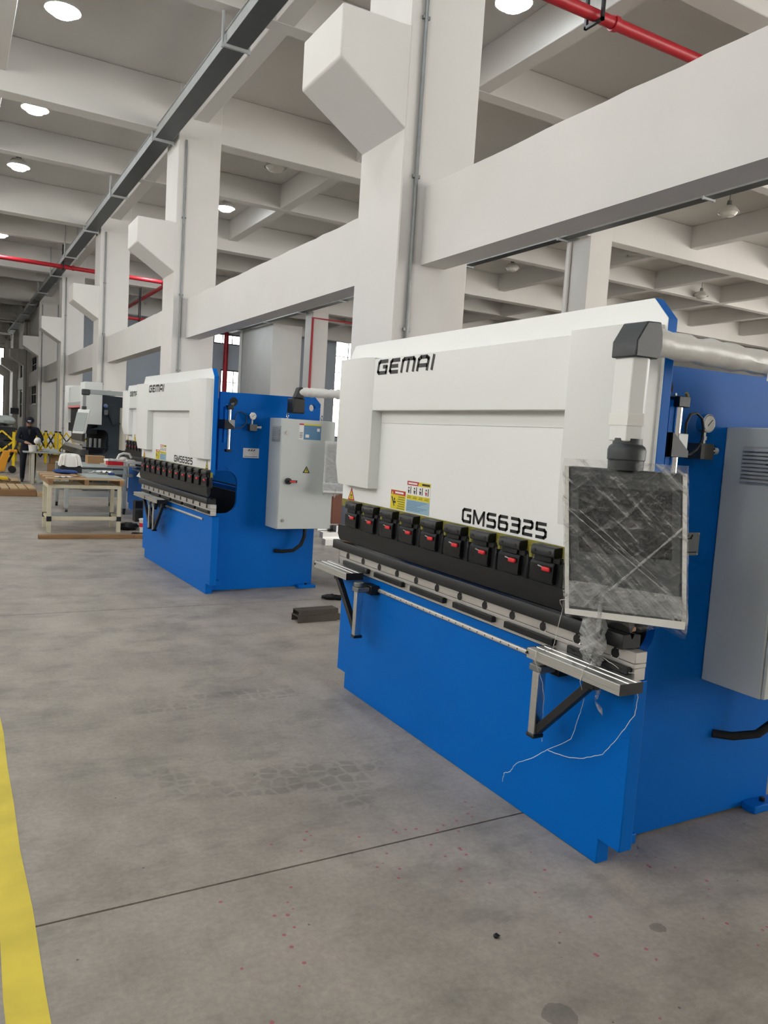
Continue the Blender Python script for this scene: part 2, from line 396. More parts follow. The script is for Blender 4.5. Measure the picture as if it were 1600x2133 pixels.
# columns
def column(x0, y, w, d, corbel, label, conduit=True, pipe=False):
    t = thing('concrete_column', label, 'column', (x0, y, 0))
    c = .012
    MB().prism([(c,0),(w-c,0),(w,c),(w,d-c),(w-c,d),(c,d),(0,d-c),(0,c)], 'z', 0, 8.2495).build('shaft', plaster, t)
    if corbel:
        MB().prism([(.02,4.63),(-.735,5.115),(-.735,5.6),(.02,5.612)], 'y', .004, d-.006).build('corbel', plaster, t, bevel=.02)
    if conduit:
        MB().cyl((.15, -.022, 0), (.15, -.022, 7.2), .02, 10).build('conduit', galv, t)
        for z in (1.2, 2.7, 4.2, 5.7): MB().box((.11,-.03,z), (.19,.0,z+.03)).build('conduit_clip', galv, t)
    if pipe:
        MB().cyl((-.06, .72, 0), (-.06, .72, 7.25), .055, 14).build('downpipe', pvc, t)
        for z in (2, 5.6): MB().cyl((-.06,.72,z), (-.06,.72,z+.12), .066, 14).build('pipe_socket', pvc, t)
    return t
ordn = ['nearest', 'second', 'third', 'fourth', 'fifth', 'sixth', 'seventh', 'farthest']
for k in range(8):
    y = 6.9+9*k
    place = ['standing behind the front press brake', 'standing behind the second press brake', 'beyond the second press brake', 'behind the dark press brake',
             'behind the yellow barrier', 'in the dim far end of the hall', 'in the dim far end of the hall beside the window', 'at the end wall'][k]
    column(3.88, y, .85, .93, True, f'{ordn[k]} white concrete column with crane corbel in the main row, {place}', conduit=k < 6)
for k in range(0, 5):
    y = 6.9+9*k
    if k == 0: continue
    pl = ['', 'rising above the front press brake', 'hidden mostly behind the nearest main row column', 'with a red riser beside it, seen between the two blue machines', 'beside the far stair block'][k]
    column(14.79, y, .78, .93, False, f'white concrete column in the far row {pl}', conduit=False, pipe=(k == 1))
# tie beams between main columns
def tie(y0, y1, label):
    mb = MB(); n = max(2, int((y1-y0)/.22)); rings = []
    for i in range(n+1):
        y = y0+(y1-y0)*i/n; e = random.uniform(-.008, .006); g = random.uniform(-.004, .004)
        rings.append([(4.155,y,3.375),(4.445,y,3.375),(4.445,y,4.16),(4.18,y,4.165+e),(4.155+g*.3,y,4.148+e)])
    o = mb.loft(rings).build('tie_beam', plaster, origin='base'); tag(o, label, 'beam')
tl = ['white concrete tie beam running off the right edge above the front press brake', 'white concrete tie beam between the nearest and second columns', 'white concrete tie beam between the second and third columns',
      'white concrete tie beam between the third and fourth columns', 'white concrete tie beam between the fourth and fifth columns', 'grey concrete tie beam between the fifth and sixth columns', 'grey concrete tie beam between the sixth and seventh columns']
tie(-8, 6.9, tl[0])
for k in range(6): tie(6.9+9*k+.93, 6.9+9*(k+1), tl[k+1])

# far walls with windows
def wall_with_holes(name, ax, lo, hi, u0, u1, z0, z1, holes, M):
    """ax 'y': wall in XZ, thickness along y; holes (a,b,za,zb)"""
    mb = MB(); us = sorted({u0, u1, *[h[0] for h in holes], *[h[1] for h in holes]}); zs = sorted({z0, z1, *[h[2] for h in holes], *[h[3] for h in holes]})
    for a, b in zip(us[:-1], us[1:]):
        for c, d in zip(zs[:-1], zs[1:]):
            if any(h[0] <= a and b <= h[1] and h[2] <= c and d <= h[3] for h in holes): continue
            if ax == 'y': mb.box((a, lo, c), (b, hi, d))
            else: mb.box((lo, a, c), (hi, b, d))
    o = mb.build(name, M, smooth=False); return tag(o, kind='structure')
WN = [0]
def window(ax, pos, a, b, z0, z1, nx, nz, label):
    WN[0] += 1
    mb = MB(); t = .035
    def bx(u0, u1, c, d, p0, p1):
        if ax == 'y': mb.box((u0, p0, c), (u1, p1, d))
        else: mb.box((p0, u0, c), (p1, u1, d))
    for (u0, u1, c, d) in ((a, a+2*t, z0, z1), (b-2*t, b, z0, z1), (a, b, z0, z0+2*t), (a, b, z1-2*t, z1)): bx(u0, u1, c, d, pos-.04, pos+.04)
    for i in range(1, nx): u = a+(b-a)*i/nx; bx(u-t/2, u+t/2, z0, z1, pos-.03, pos+.03)
    for i in range(1, nz): z = z0+(z1-z0)*i/nz; bx(a, b, z-t/2, z+t/2, pos-.03, pos+.03)
    w = mb.build(f'window_{WN[0]}', frameblk, smooth=False); tag(w, label, kind='structure')
    for i in range(nx):
        for j in range(nz):
            u0 = a+(b-a)*i/nx+t/2; u1 = a+(b-a)*(i+1)/nx-t/2; c = z0+(z1-z0)*j/nz+t/2; d = z0+(z1-z0)*(j+1)/nz-t/2
            g = MB()
            if ax == 'y': g.box((u0, pos-.004, c), (u1, pos+.004, d))
            else: g.box((pos-.004, u0, c), (pos+.004, u1, d))
            g.build('pane', glass, w, smooth=False)
# right bay end wall, Y = 46
H1 = [(13.7, 15.45, 6.65, 7.27), (14.2, 15.45, 3.7, 5.15), (21.75, 24.6, 1.5, 7.8)]
wall_with_holes('wall_back', 'y', 46, 46.3, 4.45, 38, 0, 8.25, H1, bluewall)
window('y', 46.1, *H1[0], 3, 1, 'small high window in the far grey wall')
window('y', 46.1, *H1[1], 3, 2, 'lower barred window in the far grey wall')
window('y', 46.1, *H1[2], 3, 6, 'tall bright window in the far wall between the two blue machines')
# dim far stretch of the main hall: side wall and end wall
H2 = [(46.4, 50.6, 2.3, 3.5), (46.4, 50.6, 4.2, 5.0), (56, 59, 1.5, 6)]
wall_with_holes('wall_right', 'x', 4.2, 4.4, 46.3, 70, 0, 8.25, H2, plaster)
window('x', 4.3, *H2[0], 3, 2, 'lower far side window seen as a bright slit between columns')
window('x', 4.3, *H2[1], 3, 2, 'upper far side window seen as a bright slit between columns')
window('x', 4.3, *H2[2], 3, 5, 'far side window near the end of the hall')
H3 = [(-2.5, .2, 1.5, 7.0), (.9, 3.86, 1.5, 7.0)]
wall_with_holes('wall_end', 'y', 70.2, 70.5, -8, 4.4, 0, 8.25, H3, plaster)
window('y', 70.3, *H3[0], 3, 5, 'tall end window farther left')
window('y', 70.3, *H3[1], 3, 5, 'tall bright window at the far end of the hall')
wall_with_holes('wall_left', 'x', -8.3, -8, -10, 70.5, 0, 8.25, [(-8.5, -4.5, 4.2, 7.0), (-2, 2, 4.2, 7.0), (3.5, 8, 4.2, 7.0), (10, 14.5, 4.2, 7.0), (17, 21.5, 4.2, 7.0), (25.5, 30, 4.2, 7.0)], plaster)  # unseen wall added to dim the far end; openings shaped for side light
tag(MB().box((-8, -10.3, 0), (14, -10, 8.25)).build('wall_front', plaster, smooth=False), kind='structure')  # unseen wall, added to keep daylight from behind to the right bay
tag(MB().box((38, 17, 0), (38.3, 46.3, 8.25)).build('wall_far_side', plaster, smooth=False), kind='structure')
o = MB().box((14.79, 39.1, 0), (16.45, 42.89, 7.28)).build('stair_block', plaster, origin='base', bevel=.015); tag(o, 'plain white stair block rising behind the second press brake', 'stair block')

# cable trays
def tray(x0, x1, z, y0, y1, hangY, label, zt=8.25):
    t = thing('cable_tray', label, 'cable tray', ((x0+x1)/2, y0, z)); w = (x1-x0)/2; Ln = y1-y0
    MB().box((-w, 0, 0), (w, Ln, .006)).build('tray_floor', traydark, t, smooth=False)
    for s in (-1, 1):
        MB().box((s*w-.004, 0, 0), (s*w+.004, Ln, .16)).box((s*w-.004-(.02 if s < 0 else 0), 0, .155), (s*w+.004+(.02 if s > 0 else 0), Ln, .165)).build('tray_side', trayside, t, smooth=False)
    for i in range(3): MB().cyl((-.09+.07*i, 0, .03), (-.09+.07*i, Ln, .03), .018, 6).build('cable', rubber, t)
    for hy in hangY:
        h = MB().box((-w-.07, hy-y0-.022, -.045), (w+.05, hy-y0+.022, -.001)).build('hanger', trayside, t, smooth=False)
        for x in (-w-.05, w+.03):
            MB().cyl((x, hy-y0, -.06), (x, hy-y0, zt-z), .023, 8).build('hanger_rod', trayside, h)
    return t
tray(3.47, 3.79, 7.18, 3, 60, [7.1, 11.65, 16.12, 20.7, 25.0, 29.45, 33.7, 38.7, 43.2, 47.7, 52.2, 56.7], 'long grey cable tray hung from the ceiling along the main column row')
tray(14.3, 14.58, 7.27, 2, 45.2, [3.2, 7.6, 11.95, 16.6, 21.0, 25.4, 30, 34.5, 39, 43.3], 'cable tray hung in the right bay behind the tie beams')

# red sprinkler pipes
def red_pipe(pts, r, label, hang=()):
    mb = MB().tube(pts, r, 14); base = Vector(pts[0])
    t = thing('sprinkler_pipe', label, 'pipe', base)
    mb.xf(Matrix.Translation(-base)); mb.build('pipe', redpipe, t)
    for (p, zt) in hang:
        p = Vector(p)-base
        h = MB(); h.box((p.x-.02, p.y-.16, p.z-.12), (p.x+.02, p.y+.16, p.z-.085)); h.box((p.x-.02, p.y-.16, p.z-.12), (p.x+.02, p.y-.125, zt-base.z)); h.box((p.x-.02, p.y+.125, p.z-.12), (p.x+.02, p.y+.16, zt-base.z))
        h.build('pipe_hanger', blackp, t)
        MB().cyl((p.x+.3, p.y, p.z), (p.x+.37, p.y, p.z), r*1.25, 14).build('coupling', redpipe, t)
red_pipe([(4.9, 7.75, 7.0), (13, 7.72, 7.0)], .075, 'red sprinkler pipe crossing the upper right corner', [((6.95, 7.74, 7.0), 8.2)])
red_pipe([(-6, 30.3, 7.0), (7.0, 30.6, 7.0), (7.12, 30.75, 6.95), (7.14, 30.9, 6.9), (7.14, 38.5, 6.9)], .075, 'red sprinkler pipe crossing the hall under the far ceiling beams', [((3.5, 30.5, 7.0), 8.2)])
red_pipe([(6.2, 34.4, 6.0), (9.2, 34.4, 6.0)], .06, 'lower dark red pipe behind the second column', [((7.0, 34.4, 6.0), 8.25), ((8.7, 34.4, 6.0), 8.25)])
red_pipe([(14.72, 33.8, 0), (14.72, 33.8, 7.0), (17.8, 33.8, 7.0)], .06, 'thin red riser pipe on the far row column between the two blue machines')
red_pipe([(14.35, 45.6, 0), (14.35, 45.6, 7.6)], .14, 'thick red riser pipe against the far wall above the second press brake')
o = MB().cyl((14.70, 43.95, 0), (14.70, 43.95, 7.28), .085, 12).build('downpipe', pvc, origin='base'); tag(o, 'white downpipe at the corner of the stair block', 'pipe')

# high bay lamps
def make_lamp(lit):
    t = thing('high_bay_lamp', 'x', 'lamp')
    MB().cyl((0,0,.3), (0,0,.62), .012, 8).build('rod', galv, t)
    MB().lathe([(.0,.3),(.05,.3),(.06,.22),(.06,.18)], n=16).build('housing', galv, t)
    MB().lathe([(.06,.19),(.16,.15),(.24,.04),(.26,0),(.25,0),(.23,.04),(.15,.14),(.05,.18)], n=24).build('lamp_shade', shade, t)
    MB().lathe([(.0,-.10),(.15,-.068),(.225,.012)], n=12).build('lens', lens_lit if lit else lens_off, t)
    return t
lamps = [ # x, y, lit, label
 (1.43, 13.17, 1, 'nearest lit high bay lamp above the aisle, at the upper left'), (1.43, 17.5, 1, 'second lit high bay lamp along the aisle ceiling'),
 (1.43, 21.65, 1, 'third lit high bay lamp along the aisle ceiling'), (1.45, 30.05, 1, 'far lit high bay lamp at the left edge beneath the third beam'),
 (6.6, 21.55, 1, 'lit high bay lamp seen in the opening between the second and nearest columns'), (6.7, 9.1, 1, 'lit high bay lamp at the top edge right of the nearest column'),
 (6.5, 17.55, 0, 'unlit high bay lamp in the opening above the second tie beam'), (16.68, 13.18, 0, 'unlit high bay lamp in the right bay near the right edge'),
 (16.73, 21.7, 0, 'small unlit high bay lamp just right of the nearest column'), (24.5, 20.2, 0, 'small unlit high bay lamp above the corner of the front press brake'),
 (6.65, 25.8, 1, None), (6.65, 30, 1, None), (6.65, 34.2, 1, None), (11.9, 30, 1, None), (11.9, 34.2, 1, None), (11.9, 38.3, 1, None), (12.6, 40.9, 1, None), (12.6, 36.4, 1, None),  # unseen lamps, added to brighten the far right bay
 (11.9, 17.4, 1, None), (11.9, 21.6, 1, None), (11.9, 25.8, 1, None),  # unseen lit row, added to brighten the right bay
 (1.43, 4.9, 1, None), (1.43, 9.05, 1, None), (6.7, 4.9, 1, None), (-3.9, 4.9, 1, None), (-3.9, .7, 1, None), (-3.9, 9.05, 1, None), (-3.9, 13.2, 1, None), (-3.9, 17.5, 1, None), (-3.9, 21.7, 1, None)]  # unseen: aisle rows continued, left row added to light the hall
protoL = {}
for x, y, lit, lab in lamps:
    if lit not in protoL: o = protoL[lit] = make_lamp(lit)
    else: o = copy_tree(protoL[lit])
    o.location = (x, y, 7.65)
    o['label'] = lab or 'lit high bay lamp out of view, added to extend the rows and light the bays'
    o['group'] = 'high bay lamps under the ceiling'

# ================================================================== PRESS BRAKES
def wrap_noise(mb, a): return mb.jitter(a)
FILMD = [False]
def press_brake(label, loc, rz, sc=1., pend='front', plate_z=1.246, arms='two', film_tail=True, clamps=11, handle_mat=None, simple=False):
    t = thing('press_brake', label, 'press brake', loc, rz); t.scale = (sc, sc, sc)
    Wd = 2.45
    # lower bed / apron
    ap = MB().prism([(.11,0),(Wd-.11,0),(Wd-.11,.1),(Wd,.1),(Wd,.765),(0,.765),(0,.1),(.11,.1)], 'x', 0, .065).build('bed_apron', blue, t, bevel=.004)
    for yy in (.03, Wd-.11):
        MB().box((.066,yy,.1), (.12,yy+.08,.14)).build('foot_bracket', blue, ap, bevel=.003)
    # side frames with throat
    thr = [(.06,.775),(.19,.775)]+arc(.19,.895,.12,-90,0)+arc(.19,1.075,.12,0,90)+[(.06,1.195)]
    def frame(y0):
        lug = arc(1.085,1.87,.036,180,-180,14)
        poly = [(.06,.012)]+thr[:1]+thr[1:]+[(.10,1.2),(.10,1.955),(.80,1.965),(.86,1.965),(.93,1.985),(1.11,1.985),(1.18,1.914),(1.18,1.87)]+[(1.121,1.87)]+[p for p in arc(1.085,1.87,.036,0,360,14)]+[(1.18,1.868)]+[(1.18,.012)]
        return MB().prism(poly, 'y', y0, y0+.04).build('side_frame', blue, t, bevel=0)
    fr = frame(.197); frame(Wd-.237)
    for yy, s in ((.197, -1), (Wd-.197, 1)):
        f2 = MB().prism([(1.0,0),(1.2,0),(1.2,.035),(1.0,.035)], 'y', min(yy, yy+s*.07), max(yy, yy+s*.07)).build('rear_foot', blue, t, bevel=.004)
        MB().cyl((1.1, yy+s*.035, 0), (1.1, yy+s*.035, .05), .013, 8).build('anchor_bolt', black, f2)
    # inner body: cross members
    MB().box((.075,.237,.05), (.135,Wd-.237,.74)).build('bed_plate', blue, t)
    MB().box((.33,.237,.6), (.45,Wd-.237,.98)).box((.55,.237,.1), (.6,Wd-.237,1.0)).build('back_gauge_beam', dkblue, t)
    MB().box((.45,.237,1.5), (1.0,Wd-.237,1.93)).build('oil_tank', blue, t, bevel=.006)
    MB().box((.36,.237,.98), (.42,Wd-.237,1.02)).build('back_gauge_rail', blue, t)
    # ram
    rp = [(-.04,1.165),(Wd-.04,1.165),(Wd-.04,2.078),(Wd-.108,2.154),(.03,2.154),(-.04,2.078)]
    ram = MB().prism(rp, 'x', -.05, -.006, 0).build('ram', blue, t, bevel=.002)
    fp = [(-.039,1.212),(Wd-.041,1.212),(Wd-.041,2.0775),(Wd-.1085,2.1535),(.0305,2.1535),(-.039,2.0775)]
    face = MB().prism(fp, 'x', -.053, -.0495).build('ram_face', white, t, bevel=.0012, seg=1)
    MB().prism([(-.038,1.166),(Wd-.042,1.166),(Wd-.042,1.2118),(-.038,1.2118)], 'x', -.0525, -.0495).build('ram_edge', olive, t)
    # front cover: band and two legs
    def leg(a):
        def ring(z, xp, da): return [(-.0525,a,z),(-.117,a,z),(xp,a+.06+da,z),(xp,a+.355-da,z),(-.117,a+.38,z),(-.0525,a+.38,z)]
        return MB().loft([ring(1.31,-.12,-.03), ring(1.445,-.157,0), ring(2.055,-.157,0)]).build('front_cover_leg', white2, t, bevel=.003)
    leg(-.028); leg(1.962)
    band = MB().box((-.117,.345,1.757), (-.0525,1.968,2.046)).build('front_cover_band', white2, t, bevel=.003)
    MB().box((-.057,.36,1.69), (-.0528,1.955,1.757)).build('cover_return', white2, t)
    # lettering
    lettering('GEMAI', 1.938, 1.345, 1.957, .078, -.1175, .0200, .22).build('brand_lettering', letter, t, smooth=False)
    lettering('GmS6325', 1.102, .485, 1.2245, .0705, -.0535, .0140, 0).build('model_lettering', letter, t, smooth=False)
    # stickers
    s1 = MB().box((-.0542,1.638,1.2175), (-.0532,1.798,1.323), 0)
    s1.box((-.0546,1.64,1.298), (-.0540,1.796,1.3215), 1)
    for i in range(6): s1.box((-.0546,1.645,1.222+.0125*i), (-.0540,1.725-.006*(i % 3),1.227+.0125*i), 2)
    s1.box((-.0550,1.66,1.305), (-.0545,1.75,1.315), 3); s1.prism([(1.79,1.30),(1.768,1.30),(1.779,1.318)], 'x', -.0550, -.0545, 0)
    s1.prism([(1.79,1.285),(1.778,1.285),(1.752,1.235),(1.758,1.232)], 'x', -.0548, -.0541, 4); s1.ball((-.0545,1.755,1.272), (.0006,.007,.008), 8, 5, 4); s1.box((-.0548,1.74,1.25), (-.0542,1.765,1.262), 4)
    s1.build('warning_sticker', [stkY, stkR, stkG, stkW, stkK], t, smooth=False)
    s2 = MB().box((-.0542,1.392,1.2175), (-.0532,1.628,1.385), 0)
    s2.box((-.0546,1.508,1.362), (-.0540,1.626,1.3835), 1).box((-.0546,1.394,1.362), (-.0540,1.508,1.3835), 2).box((-.0546,1.394,1.285), (-.0540,1.626,1.31), 2).box((-.0546,1.394,1.2185), (-.0540,1.626,1.2845), 3)
    for i in range(4):
        yc = 1.60-.058*i; s2.box((-.0548,yc-.016,1.317), (-.0541,yc-.009,1.356), 4); s2.ball((-.0545,yc+.008,1.347), (.0006,.006,.006), 8, 5, 4); s2.prism([(yc+.016,1.338),(yc-.002,1.334),(yc+.004,1.316),(yc+.012,1.32)], 'x', -.0548, -.0541, 4 if i != 3 else 1)
        s2.box((-.0549,yc-.02,1.293), (-.0545,yc+.02,1.297), 5); s2.box((-.0549,yc-.02,1.301), (-.0545,yc+.014,1.304), 5)
    for i in range(7): s2.box((-.0549,1.618-.20+.03*((i*5) % 4),1.275-.0078*i), (-.0545,1.618,1.278-.0078*i), 6)
    s2.box((-.0550,1.525,1.368), (-.0545,1.615,1.377), 0).box((-.0550,1.40,1.368), (-.0545,1.475,1.378), 4).prism([(1.515,1.364),(1.497,1.364),(1.506,1.381)], 'x', -.0550, -.0545, 2)
    s2.build('safety_sticker', [stkW, stkR, stkY, stkB, stkK, stkG, stkBd], t, smooth=False)
    def tri(yc, z0, w, h, par, rimM):
        m_ = MB().prism([(yc-w/2,z0),(yc+w/2,z0),(yc,z0+h)], 'x', -.0540, -.0532, 0)
        m_.prism([(yc-w*.33,z0+h*.1),(yc+w*.33,z0+h*.1),(yc,z0+h*.76)], 'x', -.0545, -.0539, 1).box((-.0549,yc-w*.1,z0+h*.32), (-.0544,yc+w*.1,z0+h*.44), 2).box((-.0549,yc-w*.08,z0+h*.16), (-.0544,yc+w*.06,z0+h*.26), 2)
        m_.build('warning_triangle', [rimM, stkY, stkK], par, smooth=False)
    tri(2.285, 1.2135, .09, .078, t, stkR)
    tri(.06, 1.2135, .08, .085, t, stkK)
    # upper tool clamps
    for k in range(clamps):
        y1 = 2.275-.2185*k; y0 = y1-.143
        c = MB(); c.prism([(-.0525,1.163),(-.094,1.163),(-.099,1.17),(-.099,1.196),(-.092,1.206),(-.0525,1.208)], 'y', y0, y1)
        c.box((-.085,y0+.03,1.14), (-.0525,y1-.008,1.163)); c.prism([(-.05,1.052),(-.082,1.052),(-.088,1.065),(-.088,1.128),(-.078,1.142),(-.05,1.142)], 'y', y0+.012, y1+.012)
        c.box((-.068,y0-.026,1.045), (-.04,y0+.012,1.15)); c.box((-.075,y0-.012,1.14), (-.05,y0+.03,1.165))
        cl = c.build('tool_clamp', black, t, bevel=.0025, seg=1)
        b_ = MB()
        for yb in (y0+.025, y1-.025): b_.cyl((-.0995,yb,1.184), (-.1005,yb,1.184), .008, 8)
        b_.cyl((-.0885,y1-.02,1.085), (-.0892,y1-.02,1.085), .006, 8).cyl((-.0885,y1-.045,1.122), (-.0893,y1-.045,1.122), .008, 8)
        b_.build('clamp_bolt', rubber, cl)
        MB().cyl((-.092,y1-.075,1.118), (-.092,y1-.045,1.122), .003, 6).build('lever_rod', steel, cl)
        MB().box((-.104,y0+.02,1.105), (-.089,y0+.066,1.1235)).build('lever', handle_mat or red, cl, bevel=.006)
        MB().cyl((-.055,y0-.035,1.142), (-.055,y0-.035,1.158), .012, 8).box((-.062,y0-.05,1.158),(-.05,y0-.02,1.19)).build('clamp_nut', olive, cl)
    # punch, die, bed rail
    MB().prism([(-.066,1.048),(-.03,1.048),(-.03,.985),(-.044,.952),(-.052,.952),(-.066,.99)], 'y', .0, Wd-.03).build('punch', black, t, bevel=.0015, seg=1)
    MB().prism([(-.052,.884),(.04,.884),(.04,.932),(.006,.938),(-.004,.918),(-.014,.938),(-.048,.938),(-.052,.932)], 'y', .03, Wd+.06).build('die', black, t, bevel=.001, seg=1)
    rail = MB().box((-.03,-.017,.84), (.03,Wd+.0,.882)).box((-.034,-.017,.822), (.03,Wd,.839)).box((-.026,-.015,.775), (.03,Wd,.8215)).build('bed_rail', steel, t, bevel=.002, seg=1)
    for i in range(12):
        y = 2.326-.2041*i
        h = MB().cyl((-.0305,y,.8515), (-.0318,y,.8515), .0225, 16, mi=0).cyl((-.0319,y,.8555), (-.0325,y,.8555), .0195, 16, mi=1).box((-.0327,y-.005,.866), (-.0319,y+.007,.8795), 1).box((-.0327,y-.016,.868), (-.0319,y-.009,.874), 1)
        h.build('rail_socket', [chrome, rubber], rail)
    for i in range(6):
        ya = 2.355-.4075*i; yb = ya-.322
        bk = MB().box((-.052,yb,.796), (-.0265,ya,.826)).build('clamp_bar', black, rail, bevel=.004)
        MB().cyl((-.0523,ya-.035,.81), (-.053,ya-.035,.81), .006, 8).cyl((-.0523,yb+.035,.81), (-.053,yb+.035,.81), .006, 8).build('bar_bolt', rubber, bk)
    # linear guide with screw holes
    gd = MB().prism([(0,.703),(-.012,.703),(-.016,.708),(-.016,.718),(-.012,.724),(0,.724)], 'y', .17 if arms == 'two' else .25, 2.06).build('guide_rail', steel, t)
    sm_ = MB()
    for i in range(31): sm_.cyl((-.0162,.2+.06*i+.04,.7135), (-.0166,.2+.06*i+.04,.7135), .0042, 8)
    sm_.build('guide_screws', rubber, gd)['kind'] = 'stuff'
    # front supports
    def support(yp, ya, yb, dirn):
        a_ = MB()
        a_.prism([(-.168,.757),(-.056,.757),(-.056,.797),(-.08,.797),(-.082,.793),(-.088,.793),(-.09,.797),(-.12,.797),(-.122,.793),(-.128,.793),(-.130,.797),(-.165,.797),(-.168,.794),(-.168,.783),(-.163,.781),(-.163,.773),(-.168,.771)], 'y', ya+.003, yb-.003)
        tb = a_.build('support_table', alu, t)
        MB().box((-.168,ya,.7565), (-.056,ya+.003,.7975)).build('end_cap', blackp, tb); MB().box((-.168,yb-.003,.7565), (-.056,yb,.7975)).build('end_cap', blackp, tb)
        MB().box((-.135,yp-.019,.44), (-.095,yp+.019,.725)).build('support_post', alu, tb, bevel=.003)
        MB().box((-.14,yp-.024,.425), (-.085,yp+.024,.442)).build('post_foot', blackp, tb, bevel=.004)
        MB().box((-.14,yp-.036,.70), (-.06,yp+.036,.728)).cyl((-.115,yp,.728),(-.115,yp,.757),.03,14).build('support_clamp', galv, tb, bevel=.004)
        MB().box((-.062,yp-.055,.685), (-.005,yp+.055,.74)).build('guide_carriage', black, tb, bevel=.004)
        ye = yp-dirn*.285
        MB().bar((-.11,yp,.442), (-.11,ye,.735), .03, .034).box((-.127,ye-.03,.72),(-.093,ye+.03,.757)).build('support_brace', blackp, tb, bevel=.003)
        if arms == 'one': MB().bar((-.11,yp,.442), (-.11,yp+dirn*.22,.735), .03, .034).build('support_brace', blackp, tb, bevel=.003)
    if arms == 'two':
        support(.395, -.085, .422, 1); support(2.0, 2.064, 2.528, -1)
    elif arms == 'one':
        support(1.55, 1.28, 1.78, 1); support(1.72, 1.79, 2.28, -1)
    # side fittings on the right frame (facing -Y), y = .197 plane
    y = .197
    sl = MB().box((.098,y-.15,1.47), (.125,y-.10,1.81)).build('scale_mount', blue, t)
    cyl = MB().cyl((.145,y-.145,1.40), (.145,y-.145,1.80), .019, 14).build('linear_scale', chrome, t)
    MB().box((.115,y-.175,1.785), (.175,y-.115,1.825)).build('scale_cap', black, cyl, bevel=.003); MB().box((.118,y-.17,1.385), (.172,y-.12,1.41)).build('scale_cap', black, cyl, bevel=.003)
    MB().cyl((.175,y-.16,1.827), (.165,y-.16,1.84), .006, 8).build('cap_fitting', olive, cyl)
    MB().prism([(.085,1.60),(.185,1.60),(.185,1.625),(.10,1.69),(.085,1.69)], 'y', y-.18, y-.165).box((.085,y-.18,1.60),(.095,y-.0,1.69)).build('scale_bracket', black, t, bevel=.002)
    MB().box((.14,y-.165,1.61), (.195,y-.14,1.69)).build('read_head', galv, t, bevel=.003)
    MB().tube([(.20,y-.145,1.69),(.205,y-.14,1.73),(.23,y-.135,1.765),(.27,y-.13,1.772),(.31,y-.125,1.755),(.33,y-.12,1.715),(.325,y-.12,1.67),(.295,y-.125,1.635),(.25,y-.135,1.615),(.195,y-.15,1.61)], .005, 8).build('sensor_cable', rubber, t)
    g = MB().cyl((.41,y-.082,1.741), (.41,y-.045,1.741), .037, 24).build('pressure_gauge', chrome, t, bevel=.003)
    MB().cyl((.41,y-.0838,1.741), (.41,y-.0822,1.741), .031, 24).build('dial', gaugeface, g)
    MB().bar((.40,y-.0845,1.731), (.425,y-.0845,1.756), .0035, .001, up=(0,1,0)).build('needle', letter, g)
    MB().cyl((.41,y-.062,1.66), (.41,y-.062,1.708), .008, 10).cyl((.41,y-.062,1.675), (.41,y-.062,1.69), .012, 8).build('gauge_stem', chrome, g)
    vb = MB().box((.385,y-.075,1.598), (.462,y,1.662)).build('valve_block', steeld, t, bevel=.002)
    MB().cyl((.462,y-.045,1.635), (.49,y-.045,1.635), .012, 10).cyl((.49,y-.045,1.635), (.512,y-.045,1.635), .016, 12).build('valve_knob', chrome, vb)
    MB().cyl((.235,y-.0015,1.868), (.235,y+.0,1.868), .042, 22).build('port_hole', dkblue, t)
    MB().cyl((.20,y-.02,1.84), (.235,y-.02,1.85), .011, 8).build('hose_fitting', galv, t)
    MB().cyl((.115,y-.155,1.83), (.115,y-.158,1.83), .006, 6).build('set_screw', galv, t)
    np_ = MB().box((.355,y-.002,plate_z-.048), (.522,y,plate_z+.048), 0)
    for i in range(3): np_.bar((.41+.028*i,y-.0023,plate_z+.022), (.422+.028*i,y-.0023,plate_z+.038), .008, .0006, up=(0,1,0), mi=1)
    np_.box((.40,y-.0025,plate_z+.02), (.475,y-.002,plate_z+.024), 1)
    for i in range(3): np_.box((.385,y-.0025,plate_z+.008-.017*i), (.45-.008*(i % 2),y-.002,plate_z+.012-.017*i), 2)
    np_.box((.365,y-.0025,plate_z-.037), (.51,y-.002,plate_z-.033), 1)
    for (sx, sz) in ((.36,.043),(.517,.043),(.36,-.043),(.517,-.043)): np_.cyl((sx,y-.003,plate_z+sz), (sx,y,plate_z+sz), .003, 6, mi=2)
    np_.build('nameplate', [plate if pend == 'front' else plateW, letter, stkW], t, smooth=False)
    # electrical cabinet
    cx0, cx1, cy0, cy1, cz0, cz1 = .623, 1.21, -.097, .196, .653, 1.739
    cb = MB().box((cx0,cy0+.014,cz0), (cx1,cy1,cz1)).build('electric_cabinet', cab, t, bevel=.006)
    MB().box((cx0+.002,cy0-.004,cz0+.004), (cx1-.002,cy0+.011,cz1-.004)).build('cabinet_door', cab, cb, bevel=.004)
    gr = MB().box((cx0-.006,.03-.11,1.51), (cx0+.001,.03+.075,1.663)).build('vent_frame', trayside, cb)
    for i in range(9): MB().prism([(cx0-.006,1.521+.0155*i),(cx0-.016,1.519+.0155*i),(cx0-.014,1.527+.0155*i),(cx0-.006,1.531+.0155*i)], 'y', -.072, .097).build('vent_slat', trayside, cb)
    for zz in (1.60, .74): MB().cyl((cx0+.055,cy0-.004,zz), (cx0+.055,cy0-.014,zz), .014, 14).build('door_lock', chrome, cb)
    sw = MB().cyl((cx0+.09,cy0-.004,1.13), (cx0+.09,cy0-.03,1.13), .032, 18).build('main_switch', blackp, cb)
    MB().box((cx0+.08,cy0-.055,1.118), (cx0+.17,cy0-.03,1.142)).box((cx0+.09,cy0-.057,1.122),(cx0+.155,cy0-.054,1.138),1).build('switch_handle', [blackp, red], sw, bevel=.002)
